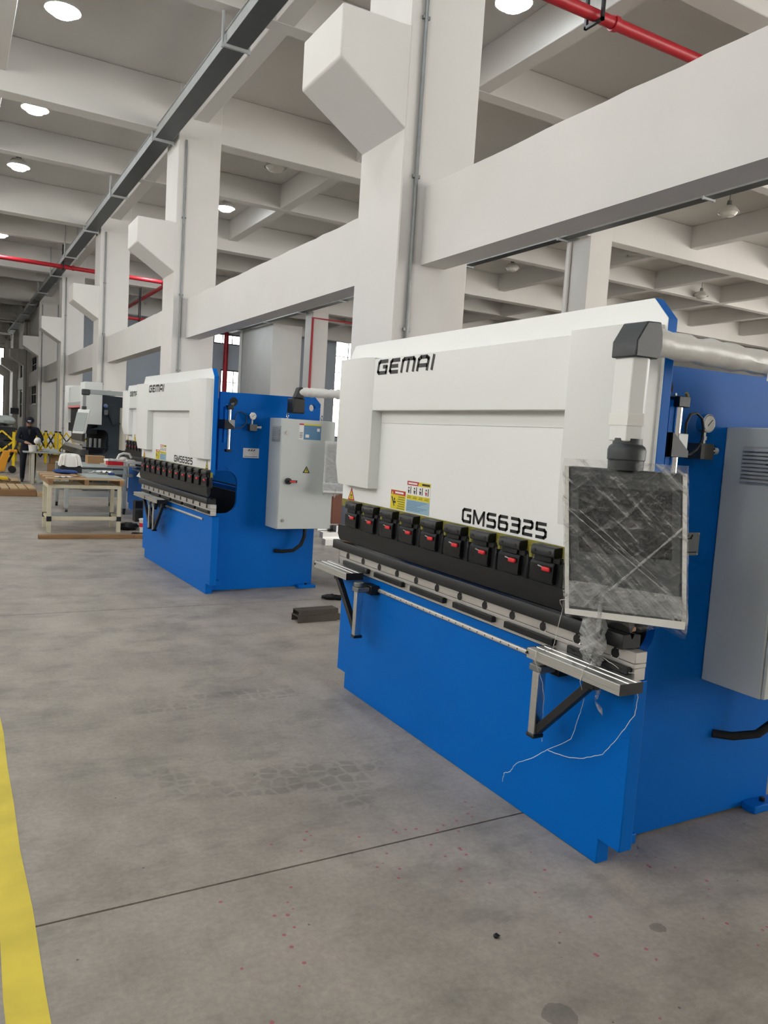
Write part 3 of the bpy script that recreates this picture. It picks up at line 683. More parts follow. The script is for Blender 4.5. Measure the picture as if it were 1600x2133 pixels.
    st = MB().box((cx0+.185,cy0-.0055,1.545), (cx0+.425,cy0-.004,1.70), 0).box((cx0+.235,cy0-.006,1.545), (cx0+.425,cy0-.0054,1.685), 1).box((cx0+.235,cy0-.006,1.685), (cx0+.425,cy0-.0054,1.70), 2).box((cx0+.185,cy0-.006,1.685), (cx0+.234,cy0-.0054,1.70), 3).box((cx0+.38,cy0-.0064,1.63), (cx0+.41,cy0-.0058,1.66), 0).box((cx0+.255,cy0-.0064,1.565), (cx0+.295,cy0-.0058,1.595), 0)
    for i in range(5): st.box((cx0+.19,cy0-.006,1.56+.012*i), (cx0+.225,cy0-.0054,1.565+.012*i), 4)
    st.build('cabinet_sticker', [stkW, stkBd, stkY, stkR, stkK], cb, smooth=False)
    w3 = MB().prism([(cx0+.245,1.215),(cx0+.325,1.215),(cx0+.285,1.285)], 'y', cy0-.0055, cy0-.004, 0).prism([(cx0+.262,1.223),(cx0+.308,1.223),(cx0+.285,1.265)], 'y', cy0-.0062, cy0-.0054, 1).box((cx0+.281,cy0-.0068,1.23), (cx0+.289,cy0-.006,1.255), 0)
    w3.build('hazard_triangle', [stkK, stkY], cb, smooth=False)
    for xx in (cx0+.12, cx1-.08):
        MB().tube([(xx,.05+.022*math.cos(a),cz1+.03+.022*math.sin(a)) for a in [i*2*PI/14 for i in range(15)]], .006, 8).cyl((xx,.05,cz1), (xx,.05,cz1+.012), .011, 10).build('eye_bolt', chrome, cb)
    MB().tube([(1.0,.05,cz0),(1.0,.05,.56),(.97,.06,.47),(.90,.09,.41),(.80,.14,.395),(.74,.197,.395)], .019, 10).build('cabinet_hose', rubber, t)
    # operator pendant: pivot, wrapped arm, elbow, stem, console
    def pendant(piv, tip, face_u, cz_top, ch, cw, ok_face=True):
        piv = Vector(piv); tip = Vector(tip); d = (tip-piv).normalized()
        con_c = Vector((tip.x, tip.y, 0)); u = Vector(face_u).normalized(); nrm = Vector((u.y, -u.x, 0))
        if nrm.dot(Vector((-1,-1,0))) < 0: nrm = -nrm
        th = .06
        def P(a, b, z): return tuple(con_c+u*(a+(.085*(cz_top-z) if pend == 'front' else 0))+nrm*b+Vector((0,0,z)))
        z1 = cz_top; z0 = z1-ch
        con = MB(); h = cw/2
        con.loft([[P(-h,-th/2,z0),P(h,-th/2,z0),P(h,th/2+.02,z0),P(-h,th/2+.02,z0)],[P(-h,-th/2,z0+.07),P(h,-th/2,z0+.07),P(h,th/2+.02,z0+.07),P(-h,th/2+.02,z0+.07)],[P(-h,-th/2,z0+.10),P(h,-th/2,z0+.10),P(h,th/2,z0+.10),P(-h,th/2,z0+.10)],[P(-h,-th/2,z1),P(h,-th/2,z1),P(h,th/2,z1),P(-h,th/2,z1)]])
        c_ = con.build('control_console', charcoal, t, bevel=.006); 
        MB().loft([[P(-h+.03,th/2,z0+.2),P(h-.03,th/2,z0+.2),P(h-.03,th/2,z1-.06),P(-h+.03,th/2,z1-.06)],[P(-h+.03,th/2+.002,z0+.2),P(h-.03,th/2+.002,z0+.2),P(h-.03,th/2+.002,z1-.06),P(-h+.03,th/2+.002,z1-.06)]]).build('screen', blackp, c_)
        for s in (-1, 1):
            MB().loft([[P(s*(h+.001),-th/2,z0),P(s*(h+.014),-th/2,z0),P(s*(h+.014),th/2+.01,z0),P(s*(h+.001),th/2+.01,z0)],[P(s*(h+.001),-th/2,z1),P(s*(h+.014),-th/2,z1),P(s*(h+.014),th/2+.01,z1),P(s*(h+.001),th/2+.01,z1)]]).build('edge_foam', wrapw, c_)
        # collar and stem
        cc = con_c-nrm*.0
        rw = lambda r, z: [(cc.x+r*math.cos(2*PI*i/20), cc.y+r*math.sin(2*PI*i/20), z) for i in range(20)]
        MB().loft([rw(.056,z1-.002),rw(.057,z1+.03),rw(.060,z1+.032),rw(.061,z1+.062),rw(.057,z1+.074),rw(.047,z1+.082),rw(.046,z1+.1)]).build('stem_collar', charcoal, c_)
        stp = []
        ze = tip.z-.045
        sx = [(-.044,-.034),(.012,-.044),(.044,-.022),(.044,.042),(-.044,.042)]
        MB().loft([[(cc.x+a, cc.y+b, z) for a, b in sx] for z in (z1+.09, ze)]).build('stem', white2, c_, bevel=.004)
        MB().loft([[(cc.x+a*1.06, cc.y+b*1.06, z) for a, b in sx] for z in (z1+.14, z1+.145, z1+.175, z1+.18)]).jitter(.0015).build('stem_tape', paper, c_)
        # elbow
        e = MB(); w2 = .05
        s_ = Vector((-d.y, d.x, 0))*w2
        def E(a, z): return tip-d*a+Vector((0,0,z))
        prof = [(-.052,-.055),(.0,-.06),(.045,-.055),(.05,-.04),(.06,.05),(.02,.062),(-.052,.005)]
        prof = [(-.055,-.055),(.045,-.055),(.055,-.03),(.055,-.045+.0),(-.035,.06),(.03,.066)]
        poly = [(.055,-.052),(.055,-.002),(.012,.062),(-.05,.066),(-.062,.03),(-.066,-.01),(-.058,-.04),(-.046,-.05)]
        r1 = [E(-a, z)+s_ for a, z in poly]; r2 = [E(-a, z)-s_ for a, z in poly]
        e.loft([r1, r2]); e.build('arm_elbow', charcoal, c_, bevel=.004)
        # wrapped horizontal arm
        nseg = 22; pts = [tip.lerp(piv, (.05+.95*i/nseg)) + Vector((0,0,.01)) for i in range(nseg+1)]
        rad = [.044+.003*math.sin(i*2.1)+random.uniform(-.0025,.0025) for i in range(nseg+1)]
        MB().tube(pts, rad, 14).jitter(.0022).build('arm_wrapping', wrapw, c_)
        pv = MB(); 
        pv.box((piv.x-.075,piv.y-.05,piv.z-.20), (piv.x+.055,piv.y+.09,piv.z-.055)); pv.prism([(piv.x-.05,piv.z-.055),(piv.x+.045,piv.z-.055),(piv.x+.03,piv.z+.055),(piv.x-.01,piv.z+.055)], 'y', piv.y-.045, piv.y+.045)
        pv.build('arm_pivot', blackp, c_, bevel=.01)
        # loose wrapping tails
        for (f_, l_) in (((.62,.035),(.86,.075)) if pend == 'front' else ()):
            q = tip.lerp(piv, f_); MB().loft([[q+Vector((0,-.045,-.025)), q+d*-.07+Vector((0,-.047,-.03)), q+d*-.05+Vector((0,-.05,-.03-l_)), q+d*.01+Vector((0,-.05,-.025-l_))],[q+Vector((0,-.044,-.025)), q+d*-.07+Vector((0,-.046,-.03)), q+d*-.05+Vector((0,-.049,-.03-l_)), q+d*.01+Vector((0,-.049,-.025-l_))]]).build('wrapping_tail', paper, c_, smooth=False)
        # stretch film sleeve
        fm = MB(); nu, nv = 26, 20; rings = []
        for j in range(nv+1):
            z = z0-.03+(ch+.055)*j/nv; ring = []
            for i in range(nu*2+8):
                per = 2*(cw+.036)+2*(th+.05); s0 = per*i/(nu*2+8); a = cw/2+.018; b = th/2+.016+(.022 if z < z0+.1 else 0)
                W_ = 2*a; D_ = 2*b
                tot = 2*(W_+D_); s0 = tot*i/(nu*2+8)
                if s0 < W_: q = (-a+s0, b)
                elif s0 < W_+D_: q = (a, b-(s0-W_))
                elif s0 < 2*W_+D_: q = (a-(s0-W_-D_), -b)
                else: q = (-a, -b+(s0-2*W_-D_))
                k = .6 if j in (0,) else 1.
                ring.append(Vector(P(q[0]*(1-.02*(j == 0)), q[1]*k, z+.012*math.sin(i*.8)*(j == 0)))+Vector((random.uniform(-1,1), random.uniform(-1,1), 0))*.0028)
            rings.append(ring)
        fm.loft(rings, caps=False)
        fm.build('stretch_film', film if pend == 'front' else filmm, c_, recalc=False)
        # twisted film cords across the face
        def cord(p, q, r): MB().tube([Vector(P(*p)).lerp(Vector(P(*q)), i/8)+nrm*(.002*math.sin(i*1.7)) for i in range(9)], [r*(1+.25*math.sin(i*2.3)) for i in range(9)], 6).build('film_cord', filmd, c_)
        f_ = th/2+.02
        sgn = 1 if Vector(P(1,0,0)).x > Vector(P(-1,0,0)).x else -1
        cord((sgn*h,f_,z1-.17), (-sgn*.07,f_+.012,z0+.06), .0035); cord((-sgn*.07,f_+.012,z0+.06), (-sgn*.08,f_+.03,z0-.05), .007)
        cord((-sgn*h,f_,z1-.14), (sgn*.14,f_+.004,z0+.09), .0018); cord((-sgn*h*.8,f_,z1-.14), (sgn*.1,f_+.004,z0+.14), .0013)
        MB().loft([[P(-h-.01,f_-.03,z0-.012),P(h+.01,f_-.03,z0-.012),P(h+.01,f_+.022,z0-.006),P(-h-.01,f_+.022,z0-.006)],[P(-h-.01,f_-.03,z0-.002),P(h+.01,f_-.03,z0-.002),P(h+.01,f_+.022,z0+.016),P(-h-.01,f_+.022,z0+.016)]]).jitter(.002).build('edge_foam', wrapw, c_)
        MB().loft([[P(-h,f_+.004,z0+.02),P(h,f_+.004,z0+.02),P(h,f_+.004,z0+.092),P(-h,f_+.004,z0+.105)],[P(-h,f_+.0045,z0+.02),P(h,f_+.0045,z0+.02),P(h,f_+.0045,z0+.092),P(-h,f_+.0045,z0+.105)]]).build('film_overlap', filmd, c_)
        return c_, P, sgn, z0, z1, th, h
    if pend == 'front':
        c_, P, sgn, z0, z1, th, h = pendant((.74,-.10,1.95), (-.312,-.15,1.955), (.66,-.75,0), 1.55, .475, .347)
        # hanging film bunch and strands over the bed rail
        b0 = Vector((-.085, .145, .93)); rings = []
        for j, (z, r) in enumerate(((1.06,.012),(1.02,.014),(.99,.035),(.955,.05),(.92,.062),(.885,.06),(.86,.04),(.83,.045),(.81,.028),(.798,.008))):
            rings.append([(b0.x+r*.55*math.cos(2*PI*i/12)+random.uniform(-.012,.012), b0.y+r*math.sin(2*PI*i/12)+random.uniform(-.018,.018), z+random.uniform(-.012,.012)) for i in range(12)])
        MB().loft(rings, caps=False).build('film_bunch', filmd, c_, recalc=False)
        MB().tube([(-.24,.06,1.075),(-.13,.13,1.0),(-.09,.15,.93),(-.095,.15,.87),(-.09,.12,.80)], [.005,.007,.012,.016,.006], 8).build('film_twist', filmd, c_)
        strands = [
          [(-.33,.02,1.09),(-.22,.2,1.04),(-.12,.286,.985),(-.1,.316,.932),(-.095,.339,.848),(-.09,.354,.80),(-.172,.357,.797),(-.174,.36,.76),(-.12,.365,.66),(-.10,.372,.6),(-.087,.383,.495),(-.087,.375,.406)],
          [(-.08,.14,.83),(-.10,.13,.803),(-.168,.10,.8),(-.172,.105,.752),(-.1,.16,.68),(-.05,.2,.639),(-.035,.232,.561),(-.027,.272,.447),(-.027,.405,.351),(-.027,.488,.284),(-.027,.593,.215),(-.027,.63,.16),(-.027,.669,.139),(-.027,.674,.097)],
          [(-.06,-.06,.757),(-.03,-.046,.727),(-.027,-.034,.654),(-.027,-.015,.625),(-.027,.038,.536),(-.027,.101,.451),(-.027,.198,.397),(-.027,.29,.365),(-.027,.399,.351)],
          [(-.1,.16,.85),(-.06,.1,.83),(-.05,.02,.805),(-.04,-.03,.81)]]
        for pts in strands:
            q = []
            P_ = [Vector(p) for p in pts]
            for i in range(len(P_)-1):
                for k in range(5): q.append(P_[i].lerp(P_[i+1], k/5)+Vector((random.uniform(-1,1), random.uniform(-1,1), random.uniform(-1,1)))*.0015)
            q.append(P_[-1]); MB().tube(q, .0013, 5).build('film_strand', pvc, c_)
        MB().tube([(-.08,.10,.757),(-.075,.105,.70),(-.07,.12,.66),(-.065,.1,.64),(-.06,.09,.61)], [.014,.010,.004,.009,.002], 6).jitter(.003).build('film_tail', film, c_, recalc=False)
    elif pend == 'side':
        c_, P, sgn, z0, z1, th, h = pendant((.80,-.06,1.995), (1.225,-.30,1.995), (.87,-.49,0), 1.52, .475, .365)
    return t

pb1 = press_brake('large blue and white press brake in the foreground with film-wrapped control console', (2.217, 1.95, 0), 0, pend='front')
pb2 = press_brake('second blue and white press brake with grey electric cabinet, behind the foreground machine', (2.178, 7.12, 0), math.radians(2.6), pend='side', plate_z=1.378, arms='one', clamps=11)
pb3 = press_brake('third blue press brake half hidden behind the second one, tools piled on its bed', (3.0, 12.5, 0), math.radians(1), 1.06, pend=None, arms='none', clamps=11)
# scrap leather gloves and offcuts lying on the front bed
def offcut(pts, z, th, label, M, cat='offcut', z2=None):
    mb = MB(); n = len(pts)
    rings = [[(x, y, z+dz) for x, y, dz in pts], [(x, y, z+dz+th) for x, y, dz in pts]]
    o = mb.loft(rings).build(cat.replace(' ', '_'), M, origin='base', bevel=.004); tag(o, label, cat)
offcut([(2.20,4.39,0),(2.225,4.30,.004),(2.205,4.22,.012),(2.185,4.15,0),(2.182,4.22,.004),(2.175,4.33,0)], .941, .008, 'brown paper scrap on the left end of the front die', leather)
mb = MB().tube([(2.208,2.31,.956),(2.206,2.26,.958),(2.20,2.20,.955),(2.197,2.15,.95)], [.012,.017,.016,.008], 10); o = mb.build('work_glove', leather, origin='base'); tag(o, 'tan work glove roll lying on the die left of the console film', 'glove')
offcut([(2.195,2.11,0),(2.24,2.09,.012),(2.245,2.03,.016),(2.235,1.985,.004),(2.20,1.985,0),(2.185,2.04,.008)], .942, .016, 'folded tan leather glove lying on the die under the wrapped console', leather, 'glove')
offcut([(2.17,9.45,0),(2.12,9.40,.03),(2.13,9.33,.06),(2.18,9.32,.03),(2.2,9.40,.01)], .945, .006, 'folded cardboard scrap on the left end of the second machine bed', card)

# ================================================================== DARK PRESS BRAKE
def dark_brake():
    t = thing('press_brake', 'dark grey press brake with white covers and tilted control panel, farthest of the machines', 'press brake', (2.66, 18.6, 0)); Wd = 3.3
    MB().box((0,.05,0), (.12,Wd-.05,.82)).build('bed_apron', gun, t, bevel=.006)
    for i in range(9): MB().box((-.012,.25+.32*i,.76), (0,.33+.32*i,.79)).build('bed_slot', black, t)
    MB().box((-.06,0,.8), (.1,Wd,.93)).build('bed_rail', steeld, t, bevel=.004)
    for i in range(10): MB().cyl((-.061,.15+.33*i,.87), (-.063,.15+.33*i,.87), .02, 10).build('rail_socket', rubber, t)
    MB().prism([(-.02,.93),(.06,.93),(.06,1.0),(.03,1.01),(-.02,1.0)], 'y', .1, Wd-.1).build('die', steel, t)
    for y0 in (.12, Wd-.18):
        thr = [(.12,.85),(.42,.85)]+arc(.42,.97,.12,-90,0)+arc(.42,1.28,.12,0,90)+[(.12,1.4)]
        MB().prism([(.1,0)]+thr+[(.3,1.45),(.3,2.2),(1.35,2.15),(1.35,0)], 'y', y0, y0+.06).build('side_frame', gun, t)
    MB().box((.5,.2,.1), (.56,Wd-.2,2.0)).build('rear_plate', dkblue, t)
    MB().box((.05,.2,1.3), (.3,Wd-.2,2.1)).build('ram', dkblue, t)
    def cover(y0, y1): return MB().prism([(.36,1.515),(.02,1.515),(-.02,1.6),(-.02,2.46),(.36,2.46)], 'y', y0, y1).build('ram_cover', white2, t, bevel=.006)
    cover(-.05, .62); cover(Wd-.6, Wd+.05)
    MB().box((.0,.62,2.02), (.2,Wd-.6,2.4)).build('centre_panel', cab, t, bevel=.004)
    MB().box((-.03,.62,1.93), (.2,Wd-.6,2.02)).build('light_bar', greyp, t, bevel=.004)
    MB().box((-.032,.62,1.885), (.19,Wd-.6,1.93)).build('red_strip', red, t, bevel=.004)
    MB().box((.06,.7,1.1), (.12,Wd-.7,1.34)).build('tool_holder', steeld, t, bevel=.003)
    MB().prism([(.07,1.1),(.11,1.1),(.1,1.02),(.085,1.02)], 'y', .7, Wd-.7).build('punch', steel, t)
    for i in range(3): MB().cyl((.14+.1*i, .02, 1.0), (.14+.1*i, .02, 1.2), .03, 10).build('tool_roller', galv, t)
    MB().box((.12,-.06,.96), (.5,.12,1.0)).build('sheet_support', black, t); MB().box((-.05,-.2,.98), (.3,.0,1.0)).build('sheet_support', black, t)
    cb = MB().box((.78,-.32,.96), (1.42,.12,1.93)).build('electric_cabinet', ivory, t, bevel=.006)
    MB().cyl((.98,-.32,1.43), (.98,-.36,1.43), .05, 14).build('main_switch', blackp, cb)
    for z in (1.75, 1.12): MB().box((.92,-.33,z), (.97,-.318,z+.015)).build('door_lock', blackp, cb)
    MB().cyl((.45,.12,1.95), (.45,.05,1.95), .05, 14).build('pressure_gauge', chrome, t); MB().box((.42,.02,1.75), (.5,.12,1.86)).build('valve_block', galv, t)
    MB().tube([(.5,.06,1.8),(.58,.05,1.6),(.62,.04,1.5),(.8,.03,1.58)], .015, 6).build('cable', rubber, t)
    for i in range(3): MB().box((.42+.1*i,.25,2.2), (.5+.1*i,.45,2.28+.03*(i % 2))).build('hydraulic_valve', black, t, bevel=.004)
    MB().box((.24,-.04,.55), (.32,.05,.75)).build('emergency_box', red, t, bevel=.004)
    MB().tube([(.32,0,.6),(.6,-.02,.52),(.9,-.05,.42)], .015, 6).build('pedal_cable', rubber, t)
    # pendant
    con = MB().loft([[(-.33,-.55,1.30),(-.12,-.72,1.30),(-.06,-.66,1.32),(-.26,-.48,1.32)],[(-.22,-.55,1.83),(-.0,-.72,1.83),(.03,-.66,1.84),(-.18,-.48,1.84)]]).build('control_console', white2, t, bevel=.01)
    MB().loft([[(-.318,-.565,1.36),(-.135,-.715,1.36),(-.137,-.718,1.36),(-.32,-.568,1.36)],[(-.24,-.56,1.76),(-.03,-.71,1.76),(-.032,-.713,1.76),(-.242,-.563,1.76)]]).build('screen', greyp, con)
    MB().cyl((-.1,-.6,1.83), (-.1,-.6,2.17), .035, 12).build('stem', galv, con); MB().cyl((-.1,-.6,1.83), (-.1,-.6,1.9), .05, 12).build('stem_collar', charcoal, con)
    MB().box((-.16,-.66,2.14), (.0,-.54,2.27)).build('arm_elbow', charcoal, con, bevel=.02)
    MB().bar((0,-.6,2.22), (1.0,-.25,2.24), .08, .1).build('arm', greyp, con, bevel=.008); MB().box((.95,-.3,1.95), (1.1,.1,2.3)).build('arm_pivot', blackp, con, bevel=.01)
    return t
dark_brake()

# ================================================================== LEFT MIDDLE GROUND
def box_thing(name, label, cat, a, b, M, bevel=.004, rz=0, group=None):
    c = ((a[0]+b[0])/2, (a[1]+b[1])/2, a[2])
    mb = MB().box((a[0]-c[0], a[1]-c[1], 0), (b[0]-c[0], b[1]-c[1], b[2]-a[2]))
    o = mb.build(name, M, bevel=bevel); o.location = c; o.rotation_euler = (0,0,rz); return tag(o, label, cat, group)
# wheeled-less beige steel stand with a timber pallet on it
t = thing('work_stand', 'beige steel work stand carrying a timber pallet beside the second press brake', 'work stand', (1.7, 11.95, 0))
for sx in (-1, 1):
    for sy in (-1, 1):
        MB().box((sx*.47-.027, sy*.28-.027, 0), (sx*.47+.027, sy*.28+.027, .68)).build('leg', beige, t, bevel=.003)
        MB().box((sx*.47-.031, sy*.28-.031, .16), (sx*.47+.031, sy*.28+.031, .23)).build('corner_joint', blackp, t)
    MB().box((sx*.47-.025, -.26, .63), (sx*.47+.025, .26, .68)).build('top_rail', beige, t, bevel=.003)
    MB().box((sx*.47-.02, -.26, .18), (sx*.47+.02, .26, .22)).build('bottom_rail', beige, t, bevel=.003)
for sy in (-1, 1):
    MB().box((-.45, sy*.28-.025, .63), (.45, sy*.28+.025, .68)).build('top_rail', beige, t, bevel=.003)
    MB().box((-.45, sy*.28-.02, .175), (.45, sy*.28+.02, .225)).build('bottom_rail', beige if sy < 0 else greyp, t, bevel=.003)
p = thing('timber_pallet', 'brown timber pallet resting on the beige work stand', 'pallet', (1.7, 12.2, .68))
for x in (-.49, -.02, .46): MB().box((x, -.6, 0), (x+.06, .72, .075)).build('bearer', woodM, p, bevel=.003)
for i in range(10): MB().box((-.52, -.6+.133*i, .075), (.53, -.6+.133*i+.118, .095)).build('deck_board', woodM if i % 3 else woodL, p, bevel=.002)
def sheet(name, label, cat, cx, cy, z, w, d, th, M, rz=0, wav=0.):
    mb = MB(); n = 8; rings = []
    for i in range(n+1):
        x = -w/2+w*i/n; dz = wav*math.sin(i*1.9)
        rings.append([(x,-d/2,dz+wav*.6),(x,d/2,dz),(x,d/2,dz+th),(x,-d/2,dz+th+wav*.6)])
    o = mb.loft(rings).build(name, M); o.location = (cx,cy,z+wav*1.2); o.rotation_euler = (0,0,rz); return tag(o, label, cat)
sheet('metal_sheet', 'pale grey metal sheet on the right of the timber pallet', 'metal sheet', 1.97, 12.2, .776, .5, .95, .012, greysheet, .03)
sheet('paper_sheet', 'white paper offcut at the left corner of the timber pallet', 'paper', 1.42, 11.72, .776, .22, .14, .004, paper, .3, .006)
sheet('paper_sheet', 'white crumpled paper behind the grey sheet on the pallet', 'paper', 1.99, 12.80, .776, .3, .2, .008, paper, -.1, .014)
sheet('paper_sheet', 'curled white paper at the right end of the pallet', 'paper', 2.1, 12.56, .79, .2, .2, .008, paper, .2, .018)
sheet('cardboard_piece', 'flat brown cardboard piece on the left part of the pallet', 'cardboard', 1.5, 12.08, .776, .32, .3, .006, card, .2, .004)
box_thing('blue_folder', 'small blue folder at the right rear corner of the pallet', 'folder', (2.13, 12.3, .79), (2.21, 12.38, .82), bluecloth)
mb = MB().ball((0,0,.028), (.17,.08,.032), 16, 8).ball((-.1,.02,.035), (.08,.06,.03), 12, 7).jitter(.006); o = mb.build('cloth_bundle', bluecloth); o.location = (1.53,12.42,.784); tag(o, 'blue cloth gloves bundled on the pallet', 'gloves')
# draped white cloth over a black box
box_thing('tool_case', 'black tool case under the white cloth', 'case', (1.47, 12.58, .776), (1.78, 12.84, .885), blackp)
mb = MB(); rings = []
for j, (z, k) in enumerate(((.89,1.05),(.93,1.02),(.98,.96),(1.03,.9),(1.055,.8),(1.065,.4),(1.07,.04))):
    rings.append([(1.625+k*.155*math.copysign(abs(math.cos(a))**.55, math.cos(a))*(1+.05*math.sin(a*13+j*.3)), 12.71+k*.14*math.copysign(abs(math.sin(a))**.55, math.sin(a))*(1+.09*math.sin(a*17)), z+.012*math.sin(a*5)) for a in [2*PI*i/96 for i in range(96)]])
o = mb.loft(rings).build('draped_cloth', cloth, origin='base'); tag(o, 'white cloth draped over a black case behind the timber pallet', 'cloth')
# steel trolley on casters behind
t = thing('steel_trolley', 'grey steel trolley on casters behind the beige work stand', 'trolley', (2.21, 14.65, 0))
for sx in (-1, 1):
    for sy in (-1, 1):
        MB().box((sx*.47-.03, sy*.68-.03, .1), (sx*.47+.03, sy*.68+.03, .8)).build('leg', greyp, t, bevel=.003)
        cs = MB().cyl((sx*.47-.018, sy*.68, .045), (sx*.47+.018, sy*.68, .045), .045, 14).build('caster_wheel', blackp, t); MB().box((sx*.47-.026, sy*.68-.03, .05), (sx*.47+.026, sy*.68+.03, .1)).build('caster_fork', chrome, cs)
for sy in (-1, 1): MB().box((-.44, sy*.68-.025, .30), (.44, sy*.68+.025, .37)).build('lower_rail', greyp, t); MB().box((-.44, sy*.68-.025, .7), (.44, sy*.68+.025, .77)).build('upper_rail', greyp, t)
MB().box((-.5,-.71,.8), (.5,.71,.82)).build('top_plate', greyp, t, bevel=.003)
for x in (-.3, -.12, .08): MB().box((x, .2, .38), (x+.05, .25, .7)).build('timber_post', woodM, t)
box_thing('timber_plank', 'long brown timber plank lying on the floor in front of the work stand', 'plank', (1.04, 11.0, 0), (2.5, 11.1, .055), woodM, rz=-.03)

# items on the third machine's bed
def machine_tools():
    z = .821
    box_thing('parts_shelf', 'steel plate on the trolley end beside the third press brake', 'plate', (2.38, 13.98, z), (2.88, 14.7, z+.03), steel)
    box_thing('cardboard_box', 'open cardboard box on the trolley near the dark press brake', 'box', (2.2, 14.9, z), (2.5, 15.2, z+.14), card)
    sheet('red_tray', 'red tray on the trolley left of the white plastic parts', 'tray', 2.53, 14.12, z+.032, .26, .22, .06, red)
    sheet('paper_sheet', 'stack of white paper on the red tray', 'paper', 2.5, 14.12, z+.096, .24, .2, .03, paper, .2, .004)
    mb = MB(); mb.tube([(0,0,0),(0,0,.1),(.03,0,.17),(.1,0,.2),(.2,0,.19),(.24,0,.12)], .022, 10); mb.ball((.1,.02,.08), (.09,.07,.06), 14, 8); mb.box((-.03,-.05,0),(.2,.1,.05))
    o = mb.build('plastic_bracket', pvc); o.location = (2.62,14.35,z+.032); tag(o, 'white curved plastic machine part with handle on the trolley plate', 'machine part')
    box_thing('plastic_tub', 'white plastic tub in front of the curved part on the trolley plate', 'tub', (2.72, 14.0, z+.031), (2.86, 14.16, z+.13), pvc)
    box_thing('plastic_tub', 'low white plastic tub left of the curved part on the trolley plate', 'tub', (2.42, 14.35, z+.031), (2.6, 14.5, z+.1), pvc)
    t = thing('support_stand', 'black post stand with pale top plate in front of the third press brake', 'stand', (2.6, 11.95, 0))
    MB().box((-.02,-.05,.0), (.06,.05,.79)).build('post', rubber, t); MB().prism([(-.09,.79),(-.04,.86),(.12,.86),(.12,.79)], 'y', -.15, .25).build('top_plate', ivory, t, bevel=.006)
    # adjusting rod of the third machine's own sheet support
    inv = lambda x, y, zz: ((x-3.0)/1.06, (y-12.5)/1.06, zz/1.06)
    MB().cyl(inv(2.62,13.3,.52), inv(2.62,13.3,.93), .014, 10).build('support_rod', chrome, pb3); MB().box(inv(2.58,13.26,.70), inv(2.69,13.34,.75)).build('rod_clamp', galv, pb3, bevel=.006)
    MB().box(inv(2.55,13.1,.93), inv(2.94,13.36,.965)).build('support_table', alu, pb3, bevel=.004)
machine_tools()
def bucket(label, loc, r, h, M, rim=True, band=None):
    t = thing('bucket', label, 'bucket', loc)
    MB().lathe([(.0,.004),(r*.86,0),(r,h),(r*.96,h),(r*.82,.012),(0,.012)], n=24).build('pail', M, t)
    MB().tube([(r*1.01*math.cos(a), r*1.01*math.sin(a), h) for a in [2*PI*i/24 for i in range(25)]], .006, 6).build('rim', M, t)
    if band: MB().lathe([(r*.94,h*.45),(r*.975,h*.75)], n=24).build('label_band', band, t)
    return t
box_thing('battery_box', 'black box on the floor under the third press brake', 'box', (2.66, 12.9, 0), (2.86, 13.1, .2), blackp)
box_thing('battery_box', 'taller black box behind the first one under the third press brake', 'box', (2.74, 13.3, 0), (2.9, 13.5, .3), blackp)
bucket('white paint bucket with red band on the floor left of the second press brake', (2.56, 11.6, 0), .11, .2, pvc, band=red)
mb = MB().tube([(0,0,.03),(.1,.05,.02),(.2,-.03,.03),(.33,.04,.02),(.42,.0,.03)], .022, 8).jitter(.004); o = mb.build('foot_pedal_cable', rubber); o.location = (2.3,11.3,0); tag(o, 'black cable lump on the floor beside the second press brake', 'cable')
mb = MB().ball((0,0,.05), (.17,.12,.055), 16, 8).jitter(.012); o = mb.build('foot_pedal', black); o.location = (2.36,11.95,0); tag(o, 'black foot pedal on the floor behind the paint bucket', 'foot pedal')

# bench with worker
t = thing('work_bench', 'grey steel bench with a rounded top in front of the worker', 'bench', (2.0, 20.4, 0))
MB().prism([(-.45,-.22),(-.3,-.28),(.5,-.28),(.5,.35),(-.3,.35),(-.45,.2)], 'z', .745, .775).build('bench_top', greyp, t, bevel=.006)
for x in (-.25, .42):
    for yy in (-.21, .28): MB().box((x-.035, yy-.035, 0), (x+.035, yy+.035, .745)).build('leg', ivory, t, bevel=.004)
MB().box((-.25,-.2,.06), (.42,-.17,.1)).build('stretcher', ivory, t)
bk = bucket('white plastic bucket standing on the bench in front of the worker', (1.745, 20.19, .776), .1, .15, pvc)
box_thing('cardboard_box', 'brown cardboard box under the bench', 'box', (2.12, 20.35, .0), (2.42, 20.7, .5), card)
box_thing('cardboard_box', 'smaller cardboard box stacked on the one under the bench', 'box', (2.15, 20.36, .505), (2.4, 20.66, .7), card)
bucket('dark green bucket under the bench', (1.98, 20.5, 0), .12, .28, greyp)
box_thing('tool_tray', 'long white and grey tool tray on the right side of the bench', 'tray', (2.0, 20.3, .776), (2.32, 20.5, .85), cab)
mb = MB().tube([(0,0,.02),(.06,.03,.025),(.12,0,.02),(.2,.02,.02)], .018, 8); o = mb.build('steel_wrench', steel); o.location = (1.9,20.2,.775); tag(o, 'steel hand tool lying on the bench beside the bucket', 'tool')

